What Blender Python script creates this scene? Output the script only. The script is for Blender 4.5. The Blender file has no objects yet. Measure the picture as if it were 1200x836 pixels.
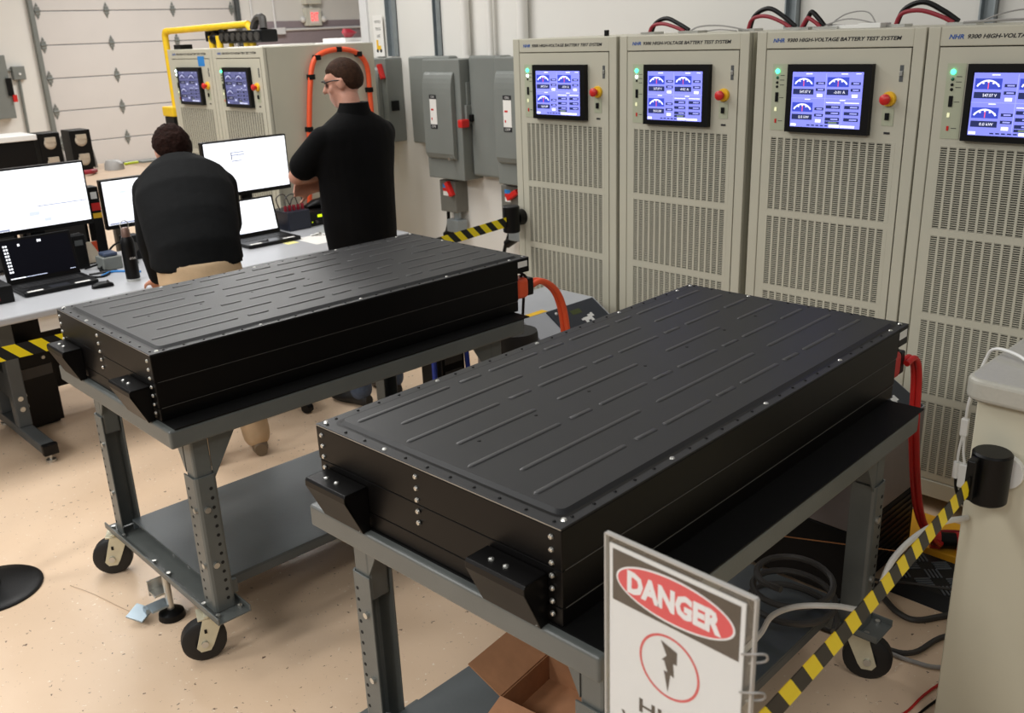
import bpy, math, random
from mathutils import Vector, Matrix, Euler
random.seed(7)
S = bpy.context.scene
COL = S.collection

# ------------------------------------------------------------------ camera
YAW, PITCH, ROLL, FPX = 0.812970, 0.336458, -0.038099, 1090.66
_F = Vector((-math.sin(YAW)*math.cos(PITCH), math.cos(YAW)*math.cos(PITCH), -math.sin(PITCH)))
_r = Vector((math.cos(YAW), math.sin(YAW), 0)); _u = _r.cross(_F)
_R = math.cos(ROLL)*_r + math.sin(ROLL)*_u
_U = -math.sin(ROLL)*_r + math.cos(ROLL)*_u
cd = bpy.data.cameras.new('camera'); cam = bpy.data.objects.new('camera', cd); COL.objects.link(cam)
cam.matrix_world = Matrix(((_R.x, _U.x, -_F.x, 0), (_R.y, _U.y, -_F.y, 0), (_R.z, _U.z, -_F.z, 2.0), (0, 0, 0, 1)))
cd.sensor_fit = 'HORIZONTAL'; cd.sensor_width = 36; cd.lens = FPX*36/1200; cd.clip_end = 200; cd.clip_start = 0.05
cd.dof.use_dof = True; cd.dof.focus_distance = 2.7; cd.dof.aperture_fstop = 6.3
S.camera = cam

# ------------------------------------------------------------------ world, lights, exposure
EXPO = 0.05
vs = S.view_settings; vs.view_transform = 'Standard'; vs.look = 'None'; vs.gamma = 1; vs.exposure = EXPO; vs.use_curve_mapping = False
w = bpy.data.worlds.new('world'); S.world = w; w.use_nodes = True
w.node_tree.nodes['Background'].inputs[0].default_value = (1.0, 0.985, 0.96, 1)
w.node_tree.nodes['Background'].inputs[1].default_value = 0.15
def area(name, loc, sx, sy, power, col=(1.0, 0.98, 0.95)):
    l = bpy.data.lights.new(name, 'AREA'); l.shape = 'RECTANGLE'; l.size = sx; l.size_y = sy; l.energy = power; l.color = col
    o = bpy.data.objects.new(name, l); COL.objects.link(o); o.location = loc
    return o
for k, (x, y, p) in enumerate(((-2.6, -4.2, 170), (-5.6, -3.6, 170), (-5.0, 0.4, 60), (-8.2, 0.2, 80), (-6.0, 2.4, 85), (-10.5, 4.5, 125),
                               (-13.2, 7.5, 230), (-0.2, -3.6, 120), (1.9, -0.6, 75), (-3.2, 2.6, 25))):
    area('ceiling_light', (x, y, 4.6), 0.9, 2.4, p)

# ------------------------------------------------------------------ materials
def lin(c):
    return tuple(((v/255)/12.92 if v/255 <= .04045 else (((v/255)+.055)/1.055)**2.4) for v in c)
MATS = {}
def mat(name, rgb, rough=.5, metal=0., var=0., vscale=20., bump=0., bscale=80., coat=0., emit=None, spec=.5, trans=0., alpha=1.):
    if name in MATS: return MATS[name]
    m = bpy.data.materials.new(name); m.use_nodes = True; nt = m.node_tree; b = nt.nodes['Principled BSDF']
    c = lin(rgb); b.inputs['Base Color'].default_value = (*c, 1); b.inputs['Roughness'].default_value = rough
    b.inputs['Metallic'].default_value = metal; b.inputs['Specular IOR Level'].default_value = spec
    if coat: b.inputs['Coat Weight'].default_value = coat
    if trans: b.inputs['Transmission Weight'].default_value = trans
    tc = nt.nodes.new('ShaderNodeTexCoord')
    if var:
        n = nt.nodes.new('ShaderNodeTexNoise'); n.inputs['Scale'].default_value = vscale; n.inputs['Detail'].default_value = 6
        nt.links.new(tc.outputs['Object'], n.inputs['Vector'])
        r = nt.nodes.new('ShaderNodeValToRGB'); r.color_ramp.elements[0].position = .3; r.color_ramp.elements[1].position = .7
        r.color_ramp.elements[0].color = (*[v*(1-var) for v in c], 1); r.color_ramp.elements[1].color = (*[min(1, v*(1+var)) for v in c], 1)
        nt.links.new(n.outputs['Fac'], r.inputs['Fac']); nt.links.new(r.outputs['Color'], b.inputs['Base Color'])
    if bump:
        n2 = nt.nodes.new('ShaderNodeTexNoise'); n2.inputs['Scale'].default_value = bscale; n2.inputs['Detail'].default_value = 4
        nt.links.new(tc.outputs['Object'], n2.inputs['Vector'])
        bp = nt.nodes.new('ShaderNodeBump'); bp.inputs['Strength'].default_value = bump; bp.inputs['Distance'].default_value = .01
        nt.links.new(n2.outputs['Fac'], bp.inputs['Height']); nt.links.new(bp.outputs['Normal'], b.inputs['Normal'])
    if emit is not None:
        b.inputs['Emission Color'].default_value = (*c, 1); b.inputs['Emission Strength'].default_value = emit
    MATS[name] = m
    return m

BEIGE = mat('cabinet_paint', (190, 187, 170), .45, var=.03, vscale=3, bump=.03, bscale=300)
BEIGE_D = mat('cabinet_gap', (70, 66, 56), .7, var=.05)
VENTBACK = mat('vent_recess', (70, 69, 62), .8, var=.1, vscale=30)
BLACKPLASTIC = mat('black_plastic', (8, 8, 9), .4, var=.1, bump=.05, bscale=200, spec=.25)
WHITEWALL = mat('white_wall_paint', (226, 224, 218), .7, var=.02, vscale=1.5, bump=.04, bscale=60)
DOORWHITE = mat('overhead_door_paint', (212, 208, 204), .6, var=.03, vscale=1.2)
GREYBOX = mat('grey_enclosure_paint', (122, 126, 122), .4, var=.04, vscale=6, bump=.03, bscale=200)
GREYDARK = mat('dark_grey_steel', (80, 84, 85), .5, var=.08, vscale=8)
CART = mat('cart_grey_enamel', (92, 96, 94), .35, var=.06, vscale=10, bump=.04, bscale=150)
SHELF = mat('cart_shelf_enamel', (74, 80, 82), .4, var=.08, vscale=6, bump=.03)
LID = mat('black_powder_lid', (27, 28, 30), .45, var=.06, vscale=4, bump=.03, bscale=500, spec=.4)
RIBM = mat('rib_highlight_paint', (52, 52, 53), .4, var=.1, vscale=12)  # lighter than the lid: the highlight along the ribs is put into the colour
EDGE = mat('sheet_edge_highlight', (150, 146, 138), .4, metal=.4, var=.1)  # bright highlight on the lid's sheet edge, painted as a pale metal tone
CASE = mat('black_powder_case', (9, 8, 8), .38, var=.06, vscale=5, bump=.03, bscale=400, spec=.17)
ZINC = mat('zinc_bolt', (200, 200, 195), .3, metal=.9, var=.05)
FORK = mat('caster_yellow_zinc', (205, 200, 175), .35, metal=.3, var=.06, vscale=30)
RUBBER = mat('black_rubber', (18, 18, 18), .55, var=.15, vscale=20, bump=.08)
MATBLACK = mat('black_mat', (8, 8, 8), .6, var=.1, bump=.1, bscale=300, spec=.2)
ORANGE = mat('orange_conduit', (235, 88, 45), .4, var=.05, bump=.05)
REDC = mat('red_cable', (190, 30, 28), .45, var=.08)
REDD = mat('dark_red_wire', (140, 22, 40), .5, var=.08)
REDP = mat('red_plastic', (205, 35, 32), .35, var=.04)
YELLOW = mat('yellow_paint', (235, 195, 30), .45, var=.06, vscale=12)
YELLOWP = mat('yellow_plastic', (240, 190, 40), .4, var=.03)
BENCHTOP = mat('grey_laminate', (176, 178, 182), .35, var=.02, vscale=20)
BENCHEDGE = mat('laminate_edge', (190, 188, 182), .4, var=.02)
WHITEP = mat('white_plastic', (228, 228, 225), .4, var=.02)
PAPER = mat('paper', (235, 233, 228), .7, var=.01)
BROWN = mat('brown_laminate', (190, 165, 140), .45, var=.06, vscale=6)
CARDB = mat('cardboard', (158, 112, 78), .75, var=.08, vscale=25, bump=.05)
SKIN = mat('skin', (205, 150, 128), .5, var=.06, vscale=25)
BLACKCLOTH = mat('black_cotton', (6, 6, 7), .85, var=.2, vscale=12, bump=.35, bscale=14, spec=.15)
FLEECE = mat('black_knit', (9, 11, 13), .85, var=.15, vscale=30, bump=.4, bscale=12, spec=.2)
KHAKI = mat('khaki_cotton', (196, 170, 138), .8, var=.08, vscale=14, bump=.4, bscale=14, spec=.2)
DENIM = mat('blue_denim', (72, 84, 104), .85, var=.2, vscale=40, bump=.3, bscale=20)
HAIRB = mat('short_brown_hair', (56, 36, 24), .7, var=.35, vscale=60, bump=.5, bscale=140, spec=.15)
HAIRD = mat('dark_curly_hair', (34, 18, 13), .8, var=.4, vscale=50, bump=1.0, bscale=60, spec=.1)
BLUETAPE = mat('blue_tape', (40, 130, 205), .5, var=.03)
BLUEW = mat('blue_cable', (35, 60, 160), .5, var=.05)
GREYCABLE = mat('grey_cable', (150, 148, 145), .5, var=.04)
DARKCABLE = mat('dark_cable', (58, 55, 52), .5, var=.08)
STEEL = mat('galvanised_conduit', (150, 158, 162), .4, metal=.5, var=.06)
WHITEPIPE = mat('white_pipe', (225, 225, 225), .5, var=.02)
MAUVE = mat('mauve_wall_band', (150, 138, 142), .7, var=.03)
LOGOBLUE = mat('logo_blue', (38, 84, 160), .5, var=.02)
INK = mat('ink_black', (28, 28, 32), .6, var=.02)
CREAMCTR = mat('counter_paint', (196, 192, 172), .55, var=.02, vscale=4)
COUNTERTOP = mat('counter_solid_surface', (172, 170, 160), .35, var=.04, vscale=90)
SIGNRED = mat('sign_red', (222, 78, 86), .4, var=.02)
SIGNBLACK = mat('sign_black', (48, 40, 38), .4, var=.02)
SIGNWHITE = mat('sign_white', (236, 236, 240), .45, var=.01)
def glow(name, rgb, s=1.0): return mat(name, rgb, .4, emit=s, spec=.2)
for _n, _c, _s in (('scr_bg', (132, 138, 238), .75), ('scr_gauge', (62, 78, 196), .6), ('scr_dark', (44, 52, 98), .45), ('scr_white', (238, 240, 255), .95),
               ('scr_lilac', (158, 164, 248), .85), ('scr_green', (120, 140, 120), .5), ('lcd_white', (246, 249, 255), .98), ('lcd_grey', (150, 158, 185), .7), ('lcd_blue', (205, 214, 240), .85),
               ('lap_dark', (6, 7, 16), .3), ('led_green', (60, 255, 170), 5), ('led_white', (220, 245, 255), 6), ('led_lime', (190, 215, 20), 1.3), ('exit_red', (245, 90, 90), 1.2)):
    glow(_n, _c, _s)

# ------------------------------------------------------------------ mesh helpers
class MB:
    def __init__(s): s.v = []; s.f = []; s.m = []
    def _add(s, vs_, fs, m):
        b = len(s.v); s.v += [tuple(v) for v in vs_]
        for f in fs: s.f.append([i+b for i in f]); s.m.append(m)
        return s
    def box(s, a, b, m=0, R=None, o=None):
        x0, y0, z0 = [min(a[i], b[i]) for i in range(3)]; x1, y1, z1 = [max(a[i], b[i]) for i in range(3)]
        vs_ = [Vector(p) for p in ((x0, y0, z0), (x1, y0, z0), (x1, y1, z0), (x0, y1, z0), (x0, y0, z1), (x1, y0, z1), (x1, y1, z1), (x0, y1, z1))]
        if R is not None:
            o = Vector(o) if o else Vector(((x0+x1)/2, (y0+y1)/2, (z0+z1)/2)); vs_ = [o + R @ (v-o) for v in vs_]
        return s._add(vs_, [(0, 3, 2, 1), (4, 5, 6, 7), (0, 1, 5, 4), (1, 2, 6, 5), (2, 3, 7, 6), (3, 0, 4, 7)], m)
    def quad(s, a, b, c, d, m=0): return s._add((a, b, c, d), [(0, 1, 2, 3)], m)
    def cyl(s, p, q, r, n=12, m=0, r2=None, cap=True):
        p = Vector(p); q = Vector(q); r2 = r if r2 is None else r2; d = (q-p).normalized()
        a = d.orthogonal().normalized(); b = d.cross(a); vs_ = []
        for c, rr in ((p, r), (q, r2)):
            for i in range(n):
                t = 2*math.pi*i/n; vs_.append(c + rr*(math.cos(t)*a + math.sin(t)*b))
        fs = [(i, (i+1) % n, n+(i+1) % n, n+i) for i in range(n)]
        if cap: fs += [tuple(range(n-1, -1, -1)), tuple(range(n, 2*n))]
        return s._add(vs_, fs, m)
    def tube(s, pts, r, n=8, m=0, sub=6, flat=None):
        P = [Vector(p) for p in pts]
        if sub > 1 and len(P) > 2:
            Q = [2*P[0]-P[1]] + P + [2*P[-1]-P[-2]]; out = []
            for i in range(1, len(Q)-2):
                for k in range(sub):
                    t = k/sub; a, b, c, d = Q[i-1:i+3]
                    out.append(.5*((2*b) + (c-a)*t + (2*a-5*b+4*c-d)*t*t + (3*b-a-3*c+d)*t**3))
            P = out + [P[-1]]
        vs_ = []; fs = []; a = None
        for i, p in enumerate(P):
            d = (P[min(i+1, len(P)-1)] - P[max(i-1, 0)]).normalized()
            a = d.orthogonal().normalized() if a is None else (a - d*a.dot(d)).normalized()
            b = d.cross(a)
            for k in range(n):
                t = 2*math.pi*k/n; vs_.append(p + r*(math.cos(t)*a + math.sin(t)*b))
        for i in range(len(P)-1):
            for k in range(n): fs.append((i*n+k, i*n+(k+1) % n, (i+1)*n+(k+1) % n, (i+1)*n+k))
        fs += [tuple(range(n-1, -1, -1)), tuple(range((len(P)-1)*n, len(P)*n))]
        return s._add(vs_, fs, m)
    def prism(s, poly, axis, a, b, m=0):
        # poly of 2-D points in the plane normal to axis ('x': (y,z), 'y': (x,z), 'z': (x,y))
        def P(p, h): return {'x': (h, p[0], p[1]), 'y': (p[0], h, p[1]), 'z': (p[0], p[1], h)}[axis]
        n = len(poly); vs_ = [P(p, a) for p in poly] + [P(p, b) for p in poly]
        fs = [(i, (i+1) % n, n+(i+1) % n, n+i) for i in range(n)] + [tuple(range(n-1, -1, -1)), tuple(range(n, 2*n))]
        return s._add(vs_, fs, m)
    def lathe(s, prof, c=(0, 0, 0), n=24, m=0, axis='z'):
        vs_ = []; k = len(prof)
        for i in range(n):
            t = 2*math.pi*i/n
            for r, h in prof:
                p = (r*math.cos(t), r*math.sin(t), h)
                if axis == 'x': p = (h, r*math.cos(t), r*math.sin(t))
                if axis == 'y': p = (r*math.cos(t), h, r*math.sin(t))
                vs_.append((c[0]+p[0], c[1]+p[1], c[2]+p[2]))
        fs = [(i*k+j, ((i+1) % n)*k+j, ((i+1) % n)*k+j+1, i*k+j+1) for i in range(n) for j in range(k-1)]
        return s._add(vs_, fs, m)
    def ball(s, c, r, n=12, m=0, R=None):
        if not hasattr(r, '__len__'): r = (r, r, r)
        vs_ = []; k = n//2+1
        for j in range(k):
            ph = math.pi*j/(k-1)
            for i in range(n):
                t = 2*math.pi*i/n; p = Vector((r[0]*math.sin(ph)*math.cos(t), r[1]*math.sin(ph)*math.sin(t), r[2]*math.cos(ph)))
                vs_.append(Vector(c) + (R @ p if R is not None else p))
        fs = [(j*n+i, (j+1)*n+i, (j+1)*n+(i+1) % n, j*n+(i+1) % n) for j in range(k-1) for i in range(n)]
        return s._add(vs_, fs, m)
    def loft(s, rings, n=20, m=0):
        # rings: (centre, half_width, half_depth, xdir, ydir)
        vs_ = []
        for c, a, b, X, Y in rings:
            for i in range(n):
                t = 2*math.pi*i/n; vs_.append(Vector(c) + Vector(X)*a*math.cos(t) + Vector(Y)*b*math.sin(t))
        k = len(rings); fs = [(j*n+i, j*n+(i+1) % n, (j+1)*n+(i+1) % n, (j+1)*n+i) for j in range(k-1) for i in range(n)]
        fs += [tuple(range(n-1, -1, -1)), tuple(range((k-1)*n, k*n))]
        return s._add(vs_, fs, m)
    def cap(s, p, q, r1, r2, n=14):
        s.ball(p, r1, n); s.ball(q, r2, n); s.cyl(p, q, r1, n, 0, r2); return s
    def mesh(s, name, mats, smooth=False):
        me = bpy.data.meshes.new(name); me.from_pydata(s.v, [], s.f); me.update()
        for m in (mats if isinstance(mats, (list, tuple)) else [mats]): me.materials.append(m)
        for p, mi in zip(me.polygons, s.m): p.material_index = mi
        if smooth:
            for p in me.polygons: p.use_smooth = True
        import bmesh
        bm = bmesh.new(); bm.from_mesh(me); bmesh.ops.recalc_face_normals(bm, faces=bm.faces); bm.to_mesh(me); bm.free()
        return me
    def build(s, name, mats, parent=None, smooth=False, bevel=0, seg=2):
        o = obj(name, s.mesh(name, mats, smooth), parent)
        if bevel:
            b = o.modifiers.new('bevel', 'BEVEL'); b.width = bevel; b.segments = seg; b.limit_method = 'ANGLE'; b.angle_limit = .6
        if smooth: smooth_angle(o)
        return o
def smooth_angle(o):
    try: o.data.set_sharp_from_angle(angle=.75)
    except Exception: pass
def obj(name, me, parent=None):
    o = bpy.data.objects.new(name, me); COL.objects.link(o)
    if parent is not None: o.parent = parent
    return o
def tag(o, label=None, cat=None, group=None, kind=None):
    if label: o['label'] = label
    if cat: o['category'] = cat
    if group: o['group'] = group
    if kind: o['kind'] = kind
    return o
def E(name, label, cat, loc=(0, 0, 0), rz=0, group=None):
    o = bpy.data.objects.new(name, None); COL.objects.link(o); o.location = loc; o.rotation_euler = (0, 0, rz); o.empty_display_size = .1
    return tag(o, label, cat, group)
def copy_tree(o, parent=None):
    c = o.copy(); COL.objects.link(c); c.parent = parent
    for ch in list(o.children): copy_tree(ch, c)
    return c
def struct(o): o['kind'] = 'structure'; return o
_tc = {}
def text_mesh(body, w_, h_, shear=0., bold=0., center=True, name='lettering'):
    key = (body, w_, h_, shear, bold, center)
    if key in _tc: return _tc[key]
    cu = bpy.data.curves.new('t', 'FONT'); cu.body = body; cu.size = 1; cu.shear = shear; cu.offset = bold; cu.resolution_u = 2; cu.extrude = .0
    o = bpy.data.objects.new('t', cu); COL.objects.link(o)
    dg = bpy.context.evaluated_depsgraph_get(); me = bpy.data.meshes.new_from_object(o.evaluated_get(dg)); me.name = name
    bpy.data.objects.remove(o); bpy.data.curves.remove(cu)
    xs = [v.co.x for v in me.vertices]; ys = [v.co.y for v in me.vertices]
    x0, x1, y0, y1 = min(xs), max(xs), min(ys), max(ys)
    for v in me.vertices:
        v.co.x = (v.co.x-x0)/(x1-x0)*w_ - (w_/2 if center else 0); v.co.y = (v.co.y-y0)/(y1-y0)*h_ - (h_/2 if center else 0); v.co.z = 0
    me.materials.clear(); _tc[key] = me
    return me
def text(name, body, w_, h_, m, parent, loc, rot=(math.pi/2, 0, 0), **k):
    me = text_mesh(body, w_, h_, **k).copy(); me.materials.append(m)
    o = obj(name, me, parent); o.location = loc; o.rotation_euler = rot
    return o
def remesh(mb, name, m, parent, voxel=.012, smooth_it=6):
    o = mb.build(name, m, None)
    r = o.modifiers.new('r', 'REMESH'); r.mode = 'VOXEL'; r.voxel_size = voxel
    sm = o.modifiers.new('s', 'SMOOTH'); sm.iterations = smooth_it; sm.factor = .5
    dg = bpy.context.evaluated_depsgraph_get(); me = bpy.data.meshes.new_from_object(o.evaluated_get(dg)); me.name = name
    bpy.data.objects.remove(o)
    me.materials.clear(); me.materials.append(m)
    for p in me.polygons: p.use_smooth = True
    return obj(name, me, parent)

# ------------------------------------------------------------------ setting: floor and walls
def floor_material():
    m = bpy.data.materials.new('speckled_epoxy_floor'); m.use_nodes = True; nt = m.node_tree; b = nt.nodes['Principled BSDF']; L = nt.links.new
    tc = nt.nodes.new('ShaderNodeTexCoord')
    def ramp(fac, els):
        r = nt.nodes.new('ShaderNodeValToRGB'); r.color_ramp.interpolation = 'LINEAR'
        r.color_ramp.elements[0].position, r.color_ramp.elements[0].color = els[0]
        r.color_ramp.elements[1].position, r.color_ramp.elements[1].color = els[1]
        L(fac, r.inputs['Fac']); return r
    n1 = nt.nodes.new('ShaderNodeTexNoise'); n1.inputs['Scale'].default_value = 1.6; n1.inputs['Detail'].default_value = 5; L(tc.outputs['Object'], n1.inputs['Vector'])
    base = ramp(n1.outputs['Fac'], ((.3, (*lin((220, 192, 162)), 1)), (.7, (*lin((232, 206, 178)), 1))))
    def specks(scale, thr, colr, prev, nscale):
        v = nt.nodes.new('ShaderNodeTexVoronoi'); v.inputs['Scale'].default_value = scale; v.inputs['Randomness'].default_value = 1
        nn = nt.nodes.new('ShaderNodeTexNoise'); nn.inputs['Scale'].default_value = nscale; L(tc.outputs['Object'], nn.inputs['Vector'])
        mx = nt.nodes.new('ShaderNodeVectorMath'); mx.operation = 'MULTIPLY_ADD'; mx.inputs[1].default_value = (.03, .03, .03)
        L(nn.outputs['Color'], mx.inputs[0]); L(tc.outputs['Object'], mx.inputs[2]); L(mx.outputs[0], v.inputs['Vector'])
        r = ramp(v.outputs['Distance'], ((thr, (1, 1, 1, 1)), (thr+.03, (0, 0, 0, 1))))
        # only some cells carry a chip
        sep = nt.nodes.new('ShaderNodeSeparateColor'); L(v.outputs['Color'], sep.inputs[0])
        gt = nt.nodes.new('ShaderNodeMath'); gt.operation = 'GREATER_THAN'; gt.inputs[1].default_value = .55; L(sep.outputs[0], gt.inputs[0])
        mu = nt.nodes.new('ShaderNodeMath'); mu.operation = 'MULTIPLY'; L(r.outputs['Color'], mu.inputs[0]); L(gt.outputs[0], mu.inputs[1])
        mix = nt.nodes.new('ShaderNodeMix'); mix.data_type = 'RGBA'; L(mu.outputs[0], mix.inputs['Factor']); L(prev, mix.inputs['A']); mix.inputs['B'].default_value = (*lin(colr), 1)
        return mix.outputs['Result']
    c = specks(26, .10, (110, 88, 74), base.outputs['Color'], 90)
    c = specks(44, .09, (150, 120, 100), c, 120)
    c = specks(33, .10, (246, 232, 214), c, 100)
    L(c, b.inputs['Base Color']); b.inputs['Roughness'].default_value = .32
    n3 = nt.nodes.new('ShaderNodeTexNoise'); n3.inputs['Scale'].default_value = 35; L(tc.outputs['Object'], n3.inputs['Vector'])
    bp = nt.nodes.new('ShaderNodeBump'); bp.inputs['Strength'].default_value = .05; bp.inputs['Distance'].default_value = .01
    L(n3.outputs['Fac'], bp.inputs['Height']); L(bp.outputs['Normal'], b.inputs['Normal'])
    return m
FLOOR = floor_material()
struct(MB().box((-17.0, -3, -.1), (3, 14, 0)).build('floor', FLOOR))
WY = 4.86      # wall behind the cabinets
WX = -16.9     # far wall with the overhead door
struct(MB().box((-6.72, WY, 0), (3, WY+.18, 5)).build('wall_back', WHITEWALL))
fw = MB(); fw.box((WX-.2, -3, 0), (WX, 5.58, 5)).box((WX-.2, 9.24, 0), (WX, 14, 5)).box((WX-.2, 5.58, 4.2), (WX, 9.24, 5))
struct(fw.build('wall_left', WHITEWALL))
struct(MB().box((WX, 9.30, 2.21), (WX+.012, 14, 2.34)).box((WX, 9.30, 1.2), (WX+.012, 14, 2.17)).build('trim_1', MAUVE))
struct(MB().box((-6.80, WY-.02, 0), (-6.70, WY+.2, 5)).build('trim_2', WHITEPIPE))

# overhead door: sections, hinges, tracks
door = E('door_1', 'white sectional overhead door with small grey hinges on far wall', 'door', (WX, 5.64, 0)); door['kind'] = 'structure'; del door['category']
pm = MB(); pm.box((-.05, 0, .006), (0, 3.54, .519)).mesh('door_panel', DOORWHITE)
zs = [.0, -.05+.52]
pmesh = pm.mesh('door_panel', DOORWHITE)
for k in range(8):
    o = obj('door_panel', pmesh, door); o.location = (0, 0, .0 + (k*.527 - .055) if k else -.004); 
    b = o.modifiers.new('bevel', 'BEVEL'); b.width = .008; b.segments = 2
    if k == 0: o.scale = (1, 1, .90)
MB().box((-.04, .0, 0), (.03, 3.54, .045)).build('bottom_seal', RUBBER, door)
hm = MB(); hm.box((0, -.045, -.075), (.02, .045, .075)).prism([(-.03, -.09), (.03, -.09), (.0, -.16)], 'x', 0, .012).prism([(-.03, .09), (.03, .09), (0, .16)], 'x', 0, .012).cyl((.02, -.06, 0), (.02, .06, 0), .02, 8)
hmesh = hm.mesh('hinge', GREYBOX)
for k in range(1, 7):
    for y in (.05, 1.17, 2.35, 3.49):
        o = obj('hinge', hmesh, door); o.location = (.005, y, k*.527-.055); o.scale = (1, .8, .8)
for y, nm in ((-.06, 0), (3.60, 1)):
    MB().box((0, y-.035, 0), (.09, y+.035, 4.6)).build('track', GREYBOX if nm == 0 else GREYDARK, door, bevel=.005)

# wall boxes on the far wall, left of the door
sw = E('electrical_panel', 'grey electrical panel at the left edge of far wall, red-tipped handle', 'panel', (WX, 4.72, .96))
MB().box((0, 0, 0), (.22, .28, .97)).build('enclosure', GREYBOX, sw, bevel=.01)
MB().box((.20, .22, .35), (.26, .30, .62), 0).build('lever', BLACKPLASTIC, sw)
MB().box((.22, .27, .25), (.27, .33, .36), 0).build('lever_tip', REDP, sw)
jb = E('junction_box', 'small grey junction box with conduit beside overhead door', 'junction box', (WX, 5.11, 1.54))
MB().box((0, 0, 0), (.1, .19, .21)).build('enclosure', GREYBOX, jb, bevel=.01)
MB().cyl((.04, .09, 0), (.04, .07, -.85), .022, 10).cyl((.04, 0, .15), (.04, -.12, .15), .02, 10).build('conduit', GREYBOX, jb)
MB().cyl((.1, .1, .09), (.115, .1, .09), .02, 10).build('knob', WHITEP, jb)

# exit sign, conduits and equipment on the far wall
ex = E('exit_sign', 'exit sign with emergency lamp heads hanging on the far wall', 'sign', (WX, 10.66, 2.24))
MB().box((.02, 0, 0), (.12, .36, .33)).build('housing', mat('exit_housing', (215, 214, 200), .5, var=.02), ex, bevel=.01)
MB().box((.0, .0, .40), (.16, .36, .75)).build('bracket_box', mat('exit_housing', (215, 214, 200)), ex, bevel=.01)
MB().box((.02, .15, .33), (.06, .21, .40)).build('stem', WHITEP, ex)
MB().box((.12, .10, .04), (.125, .30, .29)).build('face', mat('exit_face', (245, 225, 220), .5, var=.01), ex)
text('lettering', 'EXIT', .17, .16, MATS['exit_red'], ex, (.128, .20, .165), (math.pi/2, 0, math.pi/2), bold=.03)
for y in (-.06, .42): MB().ball((.10, y, .12), (.05, .06, .06)).build('lamp_head', WHITEP, ex, smooth=True)
for k, (y, z0, z1) in enumerate(((9.52, 0, 5), (10.0, 2.2, 5), (12.0, 1.9, 2.4))):
    tag(MB().cyl((WX+.05, y, z0), (WX+.05, y, z1), .022 if k < 2 else .015, 10).build('wall_conduit', WHITEPIPE),
        ['white conduit running down far wall just right of the overhead door', 'white conduit dropping to small box, left of exit sign', 'short white conduit on mauve band right of exit sign'][k], 'conduit')
tag(MB().cyl((WX+.05, 9.3, 2.17), (WX+.05, 12.3, 2.20), .022, 10).box((WX+.01, 9.93, 2.10), (WX+.12, 10.17, 2.22)).build('wall_conduit', WHITEPIPE), 'white horizontal conduit with outlet box under exit sign', 'conduit')
ch = E('test_chamber', 'distant white test machine with bluish window below exit sign', 'machine', (-13.0, 8.1, 0))
MB().box((-.4, 0, 0), (.5, 1.05, 1.93)).build('housing', WHITEP, ch, bevel=.02)
MB().box((.5, .08, 1.55), (.51, .65, 1.90)).build('window', mat('bluish_glass', (120, 135, 175), .15, var=.05), ch)
MB().box((-.3, .62, 1.93), (.3, .95, 1.99)).build('top_tray', WHITEP, ch)
sb = E('storage_cabinet', 'distant pale storage cabinet with boxes stacked on top', 'cabinet', (-12.6, 9.25, 0))
MB().box((-.3, 0, 0), (.4, 1.0, 1.80)).build('body', WHITEP, sb, bevel=.02)
MB().box((.4, .02, .1), (.41, .49, 1.75)).build('door_leaf', WHITEP, sb, bevel=.004); MB().box((.4, .51, .1), (.41, .98, 1.75)).build('door_leaf', WHITEP, sb, bevel=.004)
tag(MB().box((-12.7, 9.28, 1.80), (-12.3, 9.78, 2.0)).build('storage_box', PAPER, bevel=.01), 'wide white box on top of the distant storage cabinet', 'box')
tag(MB().cyl((-12.5, 9.36, 2.0), (-12.5, 9.36, 2.13), .09, 14).build('paper_roll', PAPER), 'upright white roll standing on wide white box', 'roll')
tag(MB().box((-12.75, 9.86, 1.80), (-12.3, 10.15, 2.12)).build('dark_equipment_box', GREYDARK, bevel=.01), 'dark box on right end of the distant storage cabinet', 'box')
bg = MB(); bg.loft([((-12.2, 8.78, 1.93), .05, .04, (0, 1, 0), (1, 0, 0)), ((-12.2, 8.8, 2.0), .13, .08, (0, 1, 0), (1, 0, 0)), ((-12.2, 8.75, 2.06), .06, .04, (0, 1, 0), (1, 0, 0))])
# red cloth lying on the test machine's edge
o = bg.build('red_cloth', REDD, smooth=True); o.location = (-.55, .05, .065); tag(o, 'crumpled dark red cloth on top of distant white machine', 'cloth')

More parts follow.
